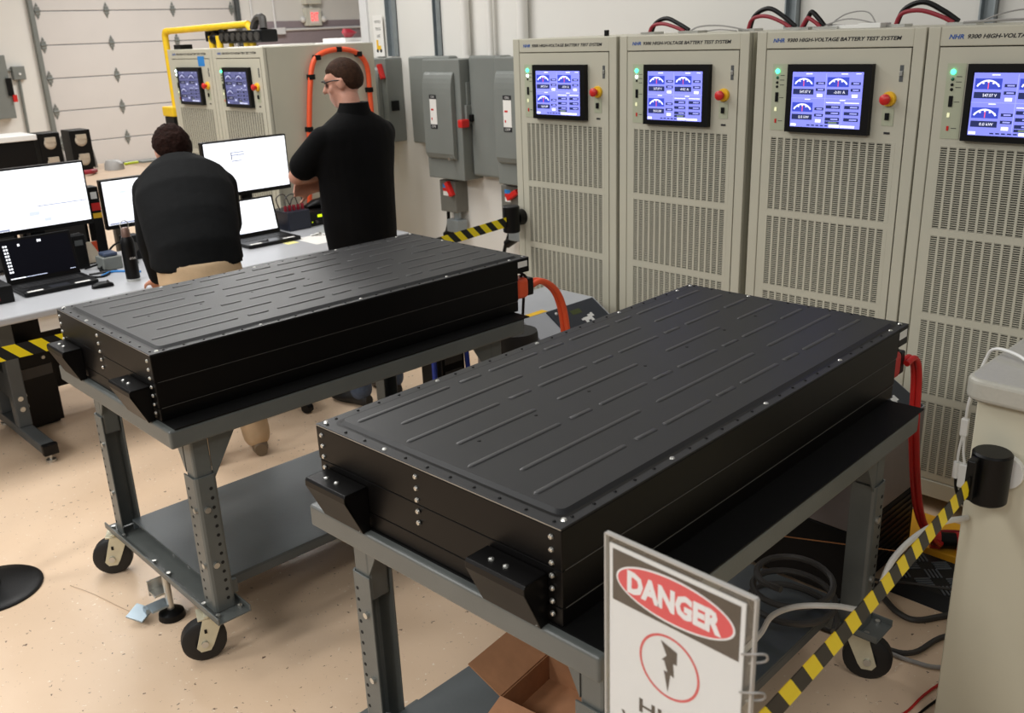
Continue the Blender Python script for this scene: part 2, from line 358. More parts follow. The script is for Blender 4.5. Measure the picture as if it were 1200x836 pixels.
# ------------------------------------------------------------------ battery test cabinets
CW, YC = .7309, 3.6834
def bar_rects(M_, r, y, z):   # screen drawing: rect (x0,x1,t0,t1) in fractions from top-left
    pass
DX0, DX1, DZ0, DZ1 = .198, .508, 1.576, 1.797
def display_mesh():
    d = MB(); y = -.0265
    def R(x0, x1, t0, t1, m, dy):
        X0 = DX0+(DX1-DX0)*x0; X1 = DX0+(DX1-DX0)*x1; Z1 = DZ1-(DZ1-DZ0)*t0; Z0 = DZ1-(DZ1-DZ0)*t1
        d.quad((X0, y-dy, Z0), (X1, y-dy, Z0), (X1, y-dy, Z1), (X0, y-dy, Z1), m)
    R(0, 1, 0, 1, 0, 0)
    R(.487, .495, .02, .93, 4, .0004); R(0, 1, .468, .476, 4, .0004); R(.74, .745, .56, .93, 4, .0004)
    R(.2, .29, .025, .042, 3, .0008); R(.7, .79, .025, .042, 3, .0008); R(.2, .28, .485, .5, 3, .0008); R(.9, .97, .025, .036, 3, .0008); R(.7, .78, .49, .505, 3, .0008)
    for gx, gt in ((.02, .09), (.51, .09), (.02, .55)):
        R(gx, gx+.30, gt, gt+.17, 1, .0004)
        cx, ct = gx+.15, gt+.235
        for i in range(10):     # the white scale arc, short pieces
            a0 = math.radians(58-i*11.6); a1 = math.radians(58-(i+1)*11.6)
            def pt(a, r): return (DX0+(DX1-DX0)*(cx-math.sin(a)*r*.72), y-.0008, DZ1-(DZ1-DZ0)*(ct-math.cos(a)*r))
            d.quad(pt(a0, .190), pt(a1, .190), pt(a1, .215), pt(a0, .215), 3)
        for i in range(5): R(gx+.03+.055*i, gx+.05+.055*i, gt+.085-.018*(2-abs(i-2)), gt+.105-.018*(2-abs(i-2)), 3, .0009)
        R(gx+.148, gx+.156, gt+.06, gt+.165, 5, .001)
        R(gx, gx+.30, gt+.215, gt+.315, 2, .0004)
        R(gx+.33, gx+.46, gt+.085, gt+.135, 2, .0004); R(gx+.33, gx+.46, gt+.20, gt+.25, 2, .0004); R(gx+.35, gx+.43, gt+.30, gt+.355, 3, .0004)
        R(gx+.36, gx+.44, gt+.10, gt+.12, 4, .0008); R(gx+.36, gx+.44, gt+.215, gt+.235, 4, .0008)
    for x0, x1 in ((.51, .71), (.77, .97)):
        R(x0, x1, .535, .55, 3, .0008)
        for t in (.59, .70, .81):
            R(x0, x1, t, t+.058, 2, .0004); R(x0+.08, x1-.02, t+.018, t+.04, 4, .0008)
    R(.51, .71, .88, .925, 2, .0004); R(.56, .68, .888, .918, 6, .0008)
    R(.01, .09, .94, .985, 3, .0004); R(.57, .72, .935, .985, 3, .0004); R(.73, .93, .945, .985, 3, .0004)
    for i in range(5): R(.25+i*.065, .295+i*.065, .95, .972, 2, .0006)
    return d.mesh('display', [MATS['scr_bg'], MATS['scr_gauge'], MATS['scr_dark'], MATS['scr_white'], MATS['scr_lilac'], MATS['exit_red'], MATS['scr_green']])
DISPLAY = display_mesh()
DISPLAY_FAR = DISPLAY.copy()
for _i, (_n, _c) in enumerate((('dim_bg', (92, 96, 140)), ('dim_gauge', (62, 66, 112)), ('dim_dark', (34, 36, 62)), ('dim_white', (190, 195, 225)), ('dim_lilac', (112, 116, 160)), ('dim_red', (120, 80, 95)), ('dim_green', (92, 98, 96)))):
    DISPLAY_FAR.materials[_i] = glow(_n, _c, .45)
VL, VR = .0923, .6372
def vent_mesh(z0, z1):
    v = MB(); ncol = 16; pitch = (VR-VL)/ncol
    for i in range(ncol+1):
        x = VL + i*pitch; v.box((x-.0045 if i else x-.012, -.0005, z0-.006), (x+.0045 if i < ncol else x+.012, .004, z1+.006))
    n = int(round((z1-z0)/.0085))
    for j in range(n+1):
        z = z0 + (z1-z0)*j/n; v.box((VL, 0, z-.0017), (VR, .004, z+.0017))
    return v.mesh('vent_grille', BEIGE)
VENTS = [(1.2131, 1.5218), (.869, 1.1785), (.524, .8335), (.18, .489)]
VM = [vent_mesh(*z) for z in VENTS]
TOP, DT, DB = 1.957, 1.8846, .150
def make_cabinet(label, x, y, readout='547.07 V', led2=True, full=True, group=None, lit=True):
    t = E('battery_test_cabinet', label, 'cabinet', (x, y, 0), 0, group)
    b = MB()
    b.box((.004, .02, .072), (CW-.004, .92, TOP))
    b.box((.004, 0, .072), (.050, .03, TOP)); b.box((.681, 0, .072), (CW-.004, .03, TOP))       # front posts
    b.box((.050, .002, DT+.004), (.681, .03, TOP)); b.box((.004, -.004, .072), (CW-.004, .03, .146))
    b.build('body', BEIGE, t, bevel=.003)
    MB().box((.05, .015, .15), (.681, .021, DT+.004)).build('door_reveal', BEIGE_D, t)
    # door frame pieces around the vents
    d = MB(); ux0, ux1 = .0545, .6765
    d.box((ux0, 0, VENTS[0][1]), (ux1, .018, DT)); d.box((ux0, 0, DB), (VL, .018, VENTS[0][1])); d.box((VR, 0, DB), (ux1, .018, VENTS[0][1]))
    for (a0, a1), (b0, b1) in zip(VENTS, VENTS[1:]): d.box((VL, 0, b1), (VR, .018, a0))
    d.box((VL, 0, DB), (VR, .018, VENTS[-1][0]))
    dr = d.build('door_leaf', BEIGE, t)
    MB().box((VL-.003, .012, DB+.01), (VR+.003, .0145, VENTS[0][1])).build('vent_backing', VENTBACK, dr)
    for me in VM: obj('vent_grille', me, dr)['kind'] = 'stuff'
    # monitor
    mo = MB(); mo.box((.173, -.022, 1.553), (.541, 0, 1.827)).box((.173, -.028, 1.553), (.541, -.022, DZ0-.003)).box((.173, -.028, DZ1+.003), (.541, -.022, 1.827))
    mo.box((.173, -.028, DZ0-.003), (DX0-.003, -.022, DZ1+.003)).box((DX1+.003, -.028, DZ0-.003), (.541, -.022, DZ1+.003))
    mon = mo.build('touch_screen', BLACKPLASTIC, t)
    obj('display', DISPLAY if lit else DISPLAY_FAR, mon)
    for txt, gx, gt in ((readout, .02, .09), ('-0.01 A', .51, .09), ('0.0 kW', .02, .55)):
        X = DX0+(DX1-DX0)*(gx+.18); Z = DZ1-(DZ1-DZ0)*(gt+.265)
        text('readout', txt, .048, .0105, MATS['scr_white'] if lit else MATS['dim_white'], mon, (X, -.0285, Z))
    # indicator strip
    ip = MB().box((.089, -.002, 1.555), (.158, 0, 1.828)).build('indicator_strip', mat('strip_paint', (176, 180, 156), .4, var=.02), t)
    MB().ball((.113, -.004, 1.798), (.0095, .006, .0095), 14).build('lamp', MATS['led_green'] if full else MATS['led_white'], ip, smooth=True)
    if led2: MB().ball((.113, -.004, 1.770), (.007, .005, .007), 12).build('lamp', MATS['led_white'], ip, smooth=True)
    else: MB().ball((.113, -.003, 1.772), (.0065, .004, .0065), 12).build('lamp', mat('lamp_off_green', (20, 90, 70), .3, var=.02), ip, smooth=True)
    for z in (1.752, 1.735)[:(1 if led2 else 2)]: MB().ball((.113, -.003, z), (.006, .004, .006), 12).build('lamp', BLACKPLASTIC, ip, smooth=True)
    MB().box((.107, -.005, 1.672), (.122, -.002, 1.712)).build('rocker_switch', BLACKPLASTIC, ip, bevel=.001)
    MB().box((.107, -.004, 1.634), (.116, -.002, 1.650)).build('lamp', mat('lamp_pale', (236, 236, 190), .4, emit=.5), ip)
    MB().box((.110, -.004, 1.585), (.118, -.002, 1.602)).build('fuse', REDP, ip)
    for z in (1.781, 1.762, 1.742, 1.69, 1.594): MB().box((.126, -.0026, z-.0012), (.146, -.002, z+.0012)).build('marking', INK, ip)
    # emergency stop, key switch, latch
    es = MB(); es.lathe([(.0, -.014), (.027, -.013), (.029, -.008), (.029, 0)], (.608, 0, 1.695), 20, 0, 'y')
    e = es.build('emergency_stop', YELLOWP, t, smooth=True)
    MB().lathe([(0, -.046), (.015, -.045), (.021, -.040), (.021, -.030), (.012, -.026), (.012, -.012)], (.606, 0, 1.695), 20, 0, 'y').build('button', REDP, e, smooth=True)
    k = MB().box((.585, -.002, 1.592), (.632, 0, 1.664)).build('key_plate', mat('strip_paint', (176, 180, 156)), t)
    MB().box((.599, -.010, 1.615), (.615, -.002, 1.642)).build('key_switch', BLACKPLASTIC, k, bevel=.002)
    MB().box((.598, -.002, 1.560), (.622, 0, 1.568)).build('small_tag', INK, t)
    la = MB().box((.639, -.001, 1.760), (.654, .001, 1.822)).build('latch', GREYDARK, t)
    MB().box((.641, -.006, 1.782), (.652, 0, 1.80)).build('latch_lever', ZINC, la, bevel=.001)
    # header lettering
    text('logo_lettering', 'NHR', .054, .0165, LOGOBLUE, t, (.108, .0012, 1.9215), shear=.25, bold=.03)
    text('header_lettering', '9300 HIGH-VOLTAGE BATTERY TEST SYSTEM', .487, .0155, INK, t, (.391, .0012, 1.9215), shear=.25, bold=.03)
    for sx in (.06, CW-.06):
        for sy in (.08, .84): MB().cyl((sx, sy, 0), (sx, sy, .074), .025, 10).build('foot', GREYDARK, t)
    return t
NEAR = (-3.798, -3.0549, -2.2947, -1.5645)
LB = ['beige battery test cabinet nearest the grey disconnect switches, leftmost of the front four', 'second beige battery test cabinet from the disconnect switches',
      'third beige battery test cabinet, just left of the one cut by the frame', 'nearest beige battery test cabinet, its screen cut by the right frame edge']
for i, x in enumerate(NEAR):
    make_cabinet(LB[i], x, YC, '547.07 V', i < 2, True, 'large battery test cabinets behind the packs')
FARX = (-7.39, -6.66)
fc = []
for i, x in enumerate(FARX):
    c = make_cabinet(['distant beige test cabinet with blue tape square above its screen', 'distant beige test cabinet with orange conduit on its side panel'][i], x, 3.40, '312.5 V', i == 0, i == 1, 'far battery test cabinets behind the people', False)
    fc.append(c)
MB().box((.50, -.002, 1.835), (.60, 0, 1.905)).build('tape_square', BLUETAPE, fc[0])
# orange conduit clipped to the side of the far right cabinet
oc = E('orange_conduit_loop', 'orange cable conduit arched over the side panel of far cabinet', 'conduit', (-5.925, 0, 0))
oc.scale = (1, .985, .985); oc.location.z = .03
MB().tube([(.02, 3.66, .75), (.02, 3.675, .842), (.02, 3.733, 1.33), (.02, 3.785, 1.684), (.02, 3.834, 1.845), (.02, 3.92, 1.90), (.02, 4.046, 1.919), (.02, 4.17, 1.905), (.02, 4.25, 1.86), (.02, 4.296, 1.775), (.02, 4.30, 1.59), (.02, 4.30, 1.2), (.02, 4.30, .8)], .019, 10).build('hose', ORANGE, oc, smooth=True)
for y, z in ((3.80, 1.74), (3.74, 1.38), (4.05, 1.919), (4.225, 1.88), (4.298, 1.62), (3.695, 1.0), (3.865, 1.87)):
    MB().box((-.006, y-.022, z-.018), (.042, y+.022, z+.018)).build('clip', BLACKPLASTIC, oc, bevel=.004)
# things on top of the far cabinets
yp = E('yellow_pipe_frame', 'yellow bent pipe guard standing behind far cabinets', 'pipe', (-7.86, 3.62, 0))
MB().tube([(0, 0, 1.50), (0, 0, 2.06)], .027, 12, 0, 1).tube([(0, 0, 2.06), (.02, .0, 2.095), (.06, .01, 2.10)], .027, 12, 0, 3).tube([(.05, .01, 2.10), (1.17, .12, 2.12)], .026, 12, 0, 1).tube([(1.15, .12, 2.12), (1.20, .12, 2.08), (1.21, .12, 1.96)], .026, 12, 0, 3).build('pipe', YELLOW, yp, smooth=True)
MB().box((-.09, -.07, 0), (.09, .07, 1.42)).build('post', BLACKPLASTIC, yp, bevel=.01)
MB().box((-.1, -.08, 1.42), (.1, .08, 1.50)).build('cap', YELLOW, yp, bevel=.01)
MB().prism([(-.04, 1.26), (0, 1.19), (.04, 1.26), (0, 1.33)], 'y', -.074, -.071).build('diamond_mark', WHITEP, yp)
rob = E('sensor_fixture', 'black sensor fixture hanging under the yellow pipe on far cabinet', 'fixture', (-7.16, 3.72, TOP))
MB().tube([(-.13, 0, .05), (-.12, 0, .13), (0, 0, .145), (.12, 0, .13), (.13, 0, .05)], .03, 10).ball((0, 0, .07), (.08, .06, .05)).build('arc_bracket', BLACKPLASTIC, rob, smooth=True)
for x in (-.05, .07): MB().cyl((x, -.02, 0), (x, -.02, .09), .028, 10).build('leg', YELLOW, rob, smooth=True)
tag(MB().box((-7.37, 3.45, TOP), (-7.25, 3.55, TOP+.035)).build('small_box', BLACKPLASTIC, bevel=.004), 'small black box on top left corner of far cabinet', 'box')
rk = E('cable_tray_unit', 'long black connector unit lying on far cabinet top', 'unit', (-6.75, 3.75, TOP))
MB().box((-.32, -.06, .03), (.32, .08, .12)).build('housing', BLACKPLASTIC, rk, bevel=.012)
for k in range(7): MB().cyl((-.27+k*.09, -.075, .075), (-.27+k*.09, -.055, .075), .03, 10).build('socket', DARKCABLE, rk)
MB().cyl((.02, 0, 0), (.02, 0, .035), .04, 12).cyl((-.25, 0, 0), (-.25, 0, .035), .02, 12).build('support', YELLOW, rk)
MB().tube([(.1, 0, .12), (.14, .02, .19), (.22, .02, .2), (.26, 0, .12)], .03, 8).build('coil', DARKCABLE, rk, smooth=True)
tag(MB().box((-6.6, 3.5, TOP), (-6.12, 4.1, TOP+.006)).box((-6.5, 3.7, TOP+.006), (-6.18, 3.98, TOP+.012)).build('paper_sheets', PAPER), 'white paper sheets on top of the far right cabinet', 'paper')

# cables arching on top of the near cabinets
def arch(name, label, x, y, w_, h_, dy=0.):
    t = E(name, label, 'cable', (x, y, TOP))
    MB().tube([(0, 0, 0), (.03, 0, h_*.72), (w_*.42, dy*.4, h_), (w_*.75, dy*.7, h_*.6), (w_, dy, .015)], .011, 8).build('black_lead', BLACKPLASTIC, t, smooth=True)
    MB().tube([(.01, -.03, 0), (.035, -.03, h_*.55), (w_*.42, dy*.4-.03, h_*.66), (w_*.75, dy*.7-.03, h_*.4), (w_*.97, dy-.03, .01)], .009, 8).build('red_lead', REDD, t, smooth=True)
    MB().box((-.03, -.05, 0), (.06, .03, .012)).build('terminal', ZINC, t); MB().box((w_-.03, dy-.05, 0), (w_+.09, dy+.03, .012)).build('terminal', ZINC, t)
    return t
arch('power_lead_pair', 'black and red power leads arching over second near cabinet', -3.20, 4.12, .24, .075)
arch('power_lead_pair', 'black and red leads arching beside conduit over the cabinet gap', -2.66, 4.20, .25, .10)
arch('power_lead_pair', 'small black and red lead loop at left of third near cabinet', -2.32, 4.10, .11, .075)
arch('power_lead_pair', 'thick black and red lead arch between third and nearest cabinets', -1.88, 4.10, .26, .095)
tag(MB().tube([(-2.95, 4.1, TOP+.005), (-2.88, 4.1, TOP+.03), (-2.75, 4.1, TOP+.03), (-2.6, 4.1, TOP+.005)], .004, 6).tube([(-2.9, 4.15, TOP+.004), (-2.8, 4.15, TOP+.012), (-2.68, 4.12, TOP+.004)], .003, 6).build('thin_wires', GREYCABLE, smooth=True), 'thin grey wires on top of second near cabinet', 'wire')
tag(MB().tube([(-2.2, 4.1, TOP+.005), (-2.12, 4.12, TOP+.06), (-2.02, 4.12, TOP+.065), (-1.96, 4.1, TOP+.005)], .003, 6).tube([(-2.23, 4.1, TOP+.01), (-2.10, 4.1, TOP+.04), (-1.98, 4.1, TOP+.02), (-1.9, 4.1, TOP+.004)], .003, 6).tube([(-2.22, 4.12, TOP+.02), (-2.1, 4.14, TOP+.01), (-1.95, 4.1, TOP+.012)], .004, 6).build('thin_wires', GREYCABLE, smooth=True), 'thin tangled wires on top of third near cabinet', 'wire')
tag(MB().tube([(-1.55, 4.1, TOP+.005), (-1.45, 4.1, TOP+.04), (-1.35, 4.12, TOP+.05), (-1.25, 4.1, TOP+.01)], .003, 6).tube([(-1.58, 4.05, TOP+.01), (-1.4, 4.05, TOP+.015), (-1.1, 4.1, TOP+.01)], .005, 6).build('thin_wires', GREYCABLE, smooth=True), 'thin wires on top of nearest cabinet', 'wire')
tag(MB().box((-2.0, 4.0, TOP), (-1.9, 4.1, TOP+.02)).box((-2.15, 4.06, TOP), (-2.02, 4.12, TOP+.015)).build('terminal_block', WHITEP, bevel=.002), 'pale terminal block on top of third near cabinet', 'terminal')
tag(MB().box((-3.335, 3.9, TOP), (-3.315, 3.92, TOP+.03)).build('lifting_stud', BLACKPLASTIC, bevel=.003), 'small black stud on top of leftmost front cabinet', 'stud')

# wall conduits (strut channels) behind the cabinets
def strut(x, label, z0=1.0, w_=.04, m=STEEL):
    o = MB().box((x-w_/2, WY-.045, z0), (x-w_/2+.008, WY, 5)).box((x+w_/2-.008, WY-.045, z0), (x+w_/2, WY, 5)).box((x-w_/2, WY-.008, z0), (x+w_/2, WY, 5)).build('wall_strut', m)
    return tag(o, label, 'strut')
strut(-6.37, 'steel strut above disconnect box beside the paper notice', 1.84, .10); strut(-5.80, 'thin steel strut above middle disconnect box', 1.84, .05)
strut(-2.80, 'steel strut on wall above gap between second and third near cabinets', 1.8, .07); strut(-1.78, 'steel strut on wall above third and nearest cabinet joint', 1.8, .07)
for k, (x, r, lab) in enumerate(((-5.45, .035, 'white pipe rising above middle disconnect box'), (-5.18, .022, 'thin white pipe rising between the disconnect boxes'), (-4.85, .04, 'wide white pipe above right disconnect box'))):
    tag(MB().cyl((x, WY-.05, 1.84), (x, WY-.05, 5), r, 12).build('wall_pipe', WHITEWALL, smooth=True), lab, 'pipe')
nt_ = E('wall_notice', 'white paper notice with orange picture on wall end', 'notice', (-6.62, WY-.024, 1.84))
MB().box((0, 0, 0), (.13, .003, .32)).build('sheet', PAPER, nt_)
for k, (b_, w_) in enumerate((('NOTICE', .08), ('TRUCK', .075), ('USE', .045))): text('lettering', b_, w_, .022, INK, nt_, (.065, -.001, .27-.055*k))
MB().box((.03, -.001, .05), (.09, 0, .085)).box((.03, -.001, .085), (.055, 0, .13)).build('picture', YELLOWP, nt_)
MB().cyl((.04, -.0015, .045), (.04, 0, .045), .014, 12).cyl((.085, -.0015, .045), (.085, 0, .045), .014, 12).build('picture_wheels', INK, nt_)

# ------------------------------------------------------------------ disconnect switches
def disconnect(label, x0, x1, z0, z1, yf, handle='side', deep=True):
    t = E('disconnect_switch', label, 'switch box', (x0, yf, z0)); w_ = x1-x0; h = z1-z0; d = WY-yf
    MB().box((0, 0, 0), (w_, d, h)).build('enclosure', GREYBOX, t, bevel=.008)
    # embossed door: raised rounded pan
    c = MB(); i0, i1 = .03, w_*.86; zz0, zz1 = h*.17, h*.90
    c.prism([(0, zz0), (-.028, zz0+.012), (-.045, zz0+.05)] + [(-.045*math.cos(k*math.pi/12), zz1-.16+.16*math.sin(k*math.pi/12)) for k in range(0, 7)], 'x', i0, i1)
    c.build('door_emboss', GREYBOX, t, bevel=.03, seg=5)
    pl = MB().box((w_*.28, -.0475, h*.47), (w_*.46, -.0450, h*.68)).build('rating_plate', PAPER, t)
    for q0, q1 in ((.68, .715), (.435, .47)): MB().box((w_*.28, -.049, h*q0), (w_*.46, -.0455, h*q1)).build('plate_band', INK, pl)
    text('lettering', 'ON', w_*.09, h*.02, WHITEP, pl, (w_*.37, -.0495, h*.6975)); text('lettering', 'OFF', w_*.12, h*.02, WHITEP, pl, (w_*.37, -.0495, h*.4525))
    MB().box((w_*.31, -.0485, h*.585), (w_*.38, -.0475, h*.60)).box((w_*.31, -.0485, h*.505), (w_*.335, -.0475, h*.525)).build('plate_print', REDP, pl)
    MB().cyl((w_*.76, 0, h*.19), (w_*.76, -.06, h*.19), .012, 10).build('door_clasp', ZINC, t)
    return t
t = disconnect('middle grey disconnect switch with ON OFF plate and red handle knob', -5.80, -5.376, .935, 1.82, 4.665)
MB().box((.424, .03, .42), (.45, .14, .56)).box((.424, .05, .56), (.44, .16, .72)).build('handle_plate', GREYBOX, t, bevel=.004)
MB().box((.45, .05, .44), (.48, .09, .49)).build('handle_pivot', BLACKPLASTIC, t, bevel=.004)
MB().box((.43, -.05, .40), (.48, .03, .46)).build('handle_grip', REDP, t, bevel=.01)
t = disconnect('grey disconnect switch by the standing man, red handle raised', -6.72, -6.30, 1.17, 1.83, 4.69)
MB().box((.37, -.04, .50), (.40, .0, .62), 0, Euler((0, math.radians(-20), 0)).to_matrix()).build('handle_grip', REDP, t, bevel=.006)
MB().box((.42, .03, .25), (.44, .10, .33)).build('hasp', BLACKPLASTIC, t, bevel=.004)
t = disconnect('right grey disconnect switch partly hidden by the first cabinet', -5.00, -4.55, .95, 1.83, 4.665)
tag(MB().box((-6.10, 4.76, 1.17), (-5.60, WY, 1.84)).build('wall_panel', GREYBOX, bevel=.02, seg=3), 'shallow grey wall panel behind the middle disconnect switch', 'panel')
tag(MB().box((-5.36, 4.74, .97), (-5.01, WY, 1.84)).build('wall_panel', GREYBOX, bevel=.02, seg=3), 'shallow grey wall panel between the middle and right disconnect switches', 'panel')
def small_switch(label, x, z, lev):
    t = E('small_disconnect', label, 'switch box', (x, WY-.13, z))
    MB().box((0, 0, 0), (.19, .13, .25)).build('enclosure', mat('small_box_grey', (108, 108, 102), .45, var=.04), t, bevel=.008)
    p = MB().box((.045, -.003, .13), (.105, 0, .22)).build('rating_plate', PAPER, t)
    MB().box((.045, -.005, .19), (.105, -.003, .22)).build('plate_band', BLUETAPE, p); MB().box((.045, -.005, .165), (.105, -.003, .19)).build('plate_band', REDP, p)
    MB().box((.125, -.04, .13), (.165, 0, .25), 0, Euler((0, math.radians(lev), 0)).to_matrix()).build('lever', REDP, t, bevel=.006)
    f = MB().cyl((.13, .06, 0), (.13, .06, -.06), .03, 12).box((.06, .0, -.16), (.2, .1, -.06)).build('conduit_fitting', STEEL, t, bevel=.006)
    MB().cyl((.02, .02, -.20), (.11, .04, -.14), .032, 12).build('cable_gland', BLACKPLASTIC, t)
    MB().tube([(.03, .05, 0), (.02, .05, -.12), (-.02, .03, -.26), (-.06, .03, -.5), (-.05, .03, -.75)], .014, 8).build('flex_cable', BLACKPLASTIC, t, smooth=True)
    return t
small_switch('small grey switch with red lever under middle disconnect', -5.76, .66, -30)
small_switch('small grey switch under right disconnect beside the first cabinet', -5.05, .68, 60)
tag(MB().box((-4.95, WY-.004, 1.86), (-4.88, WY-.002, 2.0)).build('wall_label', PAPER), 'small white label on the wall above right disconnect', 'label')

# ------------------------------------------------------------------ carts and battery packs
BW, BL = .7834, 1.6023
def caster_parts(t, x, y, ang):
    R = Matrix.Rotation(ang, 4, 'Z'); pass
    wm = MB(); wm.lathe([(.030, -.026), (.064, -.026), (.074, -.020), (.076, 0), (.074, .020), (.064, .026), (.030, .026)], (0, 0, 0), 28, 0, 'x')
    wm.lathe([(0, -.022), (.034, -.022), (.034, .022), (0, .022)], (0, 0, 0), 16, 0, 'x')
    wh = wm.build('wheel', RUBBER, t, smooth=True); MX = Matrix.Translation((x, y, .076)) @ R @ Matrix.Translation((0, -.065, 0)); wh.matrix_local = MX
    fk = MB()
    for s in (-1, 1):
        fk.prism([(-.028, -.012), (-.016, -.030), (.016, -.030), (.028, -.012), (.075, .095), (.005, .095)], 'x', s*.032, s*.036)
    fk.box((-.036, -.012, .090), (.036, .085, .096)); fk.cyl((0, .06, .096), (0, .06, .108), .035, 16); fk.box((-.05, .01, .106), (.05, .11, .112))
    f = fk.build('caster_fork', FORK, t, bevel=.001); f.matrix_local = MX
    ax = MB().cyl((-.044, 0, 0), (.044, 0, 0), .012, 10).build('axle_bolt', ZINC, f)
    MB().box((.0365, .004, .04), (.038, .013, .055)).build('fork_slot', BLACKPLASTIC, f)
    return wh
def make_cart(label, cx, fy, rz, shelf_stuff=None):
    t = E('adjustable_cart', label, 'cart', (cx, fy, 0), rz, 'grey steel carts under the battery packs')
    W, Ln = .93, 1.50; hw = W/2
    tp = MB().box((-hw, 0, .838), (hw, Ln, .899)).build('tray', CART, t, bevel=.008, seg=3)
    MB().box((-hw+.02, .02, .899), (hw-.0, Ln+.03, .903)).build('rubber_mat', MATBLACK, t)
    holes = MB()
    for sx in (-1, 1):
        for ly in (.11, Ln-.11):
            x = sx*(hw-.085); e = 1 if ly < .5 else -1
            lw = MB(); a = .038
            # lower rounded sleeve
            ox, ix = x+sx*a, x-sx*a; r_ = .012; P_ = [(ix, ly-a), (ox-sx*r_, ly-a), (ox-sx*r_*.3, ly-a+r_*.3), (ox, ly-a+r_), (ox, ly+a-r_), (ox-sx*r_*.3, ly+a-r_*.3), (ox-sx*r_, ly+a), (ix, ly+a), (ix, ly+a-.005), (ox-sx*r_, ly+a-.005), (ox-sx*.005, ly+a-r_), (ox-sx*.005, ly-a+r_), (ox-sx*r_, ly-a+.005), (ix, ly-a+.005)]
            lw.prism(P_, 'z', .20, .695); lw.build('leg_sleeve', CART, t, bevel=.0012)
            up = MB().box((x-.031, ly-.031, .62), (x+.031, ly+.031, .84)).build('leg_tube', CART, t, bevel=.008)
            MB().prism([(ly+e*.031, .67), (ly+e*.031, .84), (ly+e*.135, .84)], 'x', x+sx*.026, x+sx*.031).prism([(x-sx*.031, .70), (x-sx*.031, .84), (x-sx*.10, .84)], 'y', ly-e*.031, ly-e*.026).build('gusset', CART, t)
            for k in range(13):
                z = .24+k*.034
                holes.cyl((x-.016, ly-e*a, z), (x-.016, ly-e*(a+.0008), z), .0052, 8); holes.cyl((x+sx*a, ly+.012, z), (x+sx*(a+.0008), ly+.012, z), .0062, 8)
                if k in (4, 10):
                    MB().cyl((x+sx*a, ly-.012, z), (x+sx*(a+.008), ly-.012, z), .0105, 8).build('bolt', ZINC, t); MB().cyl((x+.016, ly-e*a, z), (x+.016, ly-e*(a+.008), z), .009, 8).build('bolt', ZINC, t)
    o = holes.build('adjustment_holes', mat('hole_dark', (16, 16, 16), .8, var=.02), t); o['kind'] = 'stuff'
    for ly in (.11, Ln-.11):
        ch = MB(); ch.box((-hw-.01, ly-.06, .190), (hw+.01, ly+.06, .196)); ch.box((-hw-.01, ly-.06, .190), (hw+.01, ly-.054, .214)); ch.box((-hw-.01, ly+.054, .190), (hw+.01, ly+.06, .214))
        c = ch.build('base_channel', CART, t, bevel=.002)
        bt = MB()
        for x in (-hw+.03, -hw+.13, -.06, .06, hw-.13, hw-.03): bt.cyl((x, ly-.04, .196), (x, ly-.04, .206), .008, 8).cyl((x, ly+.04, .196), (x, ly+.04, .206), .008, 8)
        bt.build('channel_bolts', ZINC, c)['kind'] = 'stuff'
        for s, a in ((-1, -.5), (1, -.36)): caster_parts(t, s*(hw-.075)-.03, ly+.0, a if ly < .5 else 1.97)
    sh = MB().box((-.33, .11, .250), (.33, Ln-.11, .258)).box((-.33, .11, .216), (-.325, Ln-.11, .25)).box((.325, .11, .216), (.33, Ln-.11, .25)).build('lower_shelf', SHELF, t, bevel=.002)
    for ly in (.17, Ln-.17): MB().box((-hw+.12, ly-.025, .196), (hw-.12, ly+.025, .25)).build('cross_rail', CART, t, bevel=.004)
    # floor lock
    fl = MB().cyl((.02, .07, .19), (.02, .07, .036), .013, 12).box((-.035, .02, .105), (.025, .075, .112)).box((-.035, .02, .09), (-.028, .075, .15)).build('floor_lock', ZINC, t)
    pd = mat('pedal_zinc', (150, 165, 175), .35, metal=.6, var=.05)
    MB().box((-.03, .0, .052), (.03, .07, .060)).box((-.075, -.055, .030), (-.005, .01, .038), 0, Euler((.25, .15, .5)).to_matrix()).box((-.035, -.01, .036), (-.005, .03, .056)).build('lock_pedal', pd, fl)
    MB().lathe([(0, .036), (.028, .034), (.045, .022), (.048, 0), (0, 0)], (.02, .07, .002), 20).build('lock_pad', BLACKPLASTIC, fl, smooth=True)
    return t
make_cart('grey steel cart under the battery pack by the workbench', -3.05, 1.018, -.004)
make_cart('grey steel cart under the nearer battery pack, cardboard box on its shelf', -1.412, 1.072, .0375)

ODD = [(.06, .36), (.395, .472), (.505, .698), (.73, .81), (.842, 1.03), (1.065, 1.14), (1.175, 1.365), (1.40, 1.53)]
EVEN = [(.118, .54), (.606, 1.07), (1.143, 1.53)]
MID = [(.124, .387), (.467, .80), (.934, 1.214), (1.32, 1.53)]
ROWS = [(.088, ODD), (.18, EVEN), (.27, ODD), (.367, MID), (.47, ODD), (.567, EVEN), (.66, ODD)]
def rib_mesh():
    # unit bead: half-round with tapered ends, 1 long
    m = MB(); n = 7; st = [(0, .02), (.012, .75), (.03, 1), (.97, 1), (.988, .75), (1, .02)]
    for t_, k in st:
        pass
    vs_ = []
    for t_, k in st:
        for i in range(n):
            a = math.pi*i/(n-1); vs_.append((math.cos(a)*.0076*k, t_, math.sin(a)*.0030*k))
    fs = [(j*n+i, j*n+i+1, (j+1)*n+i+1, (j+1)*n+i) for j in range(len(st)-1) for i in range(n-1)]
    m._add(vs_, fs, 0)
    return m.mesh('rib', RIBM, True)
RIB = rib_mesh()
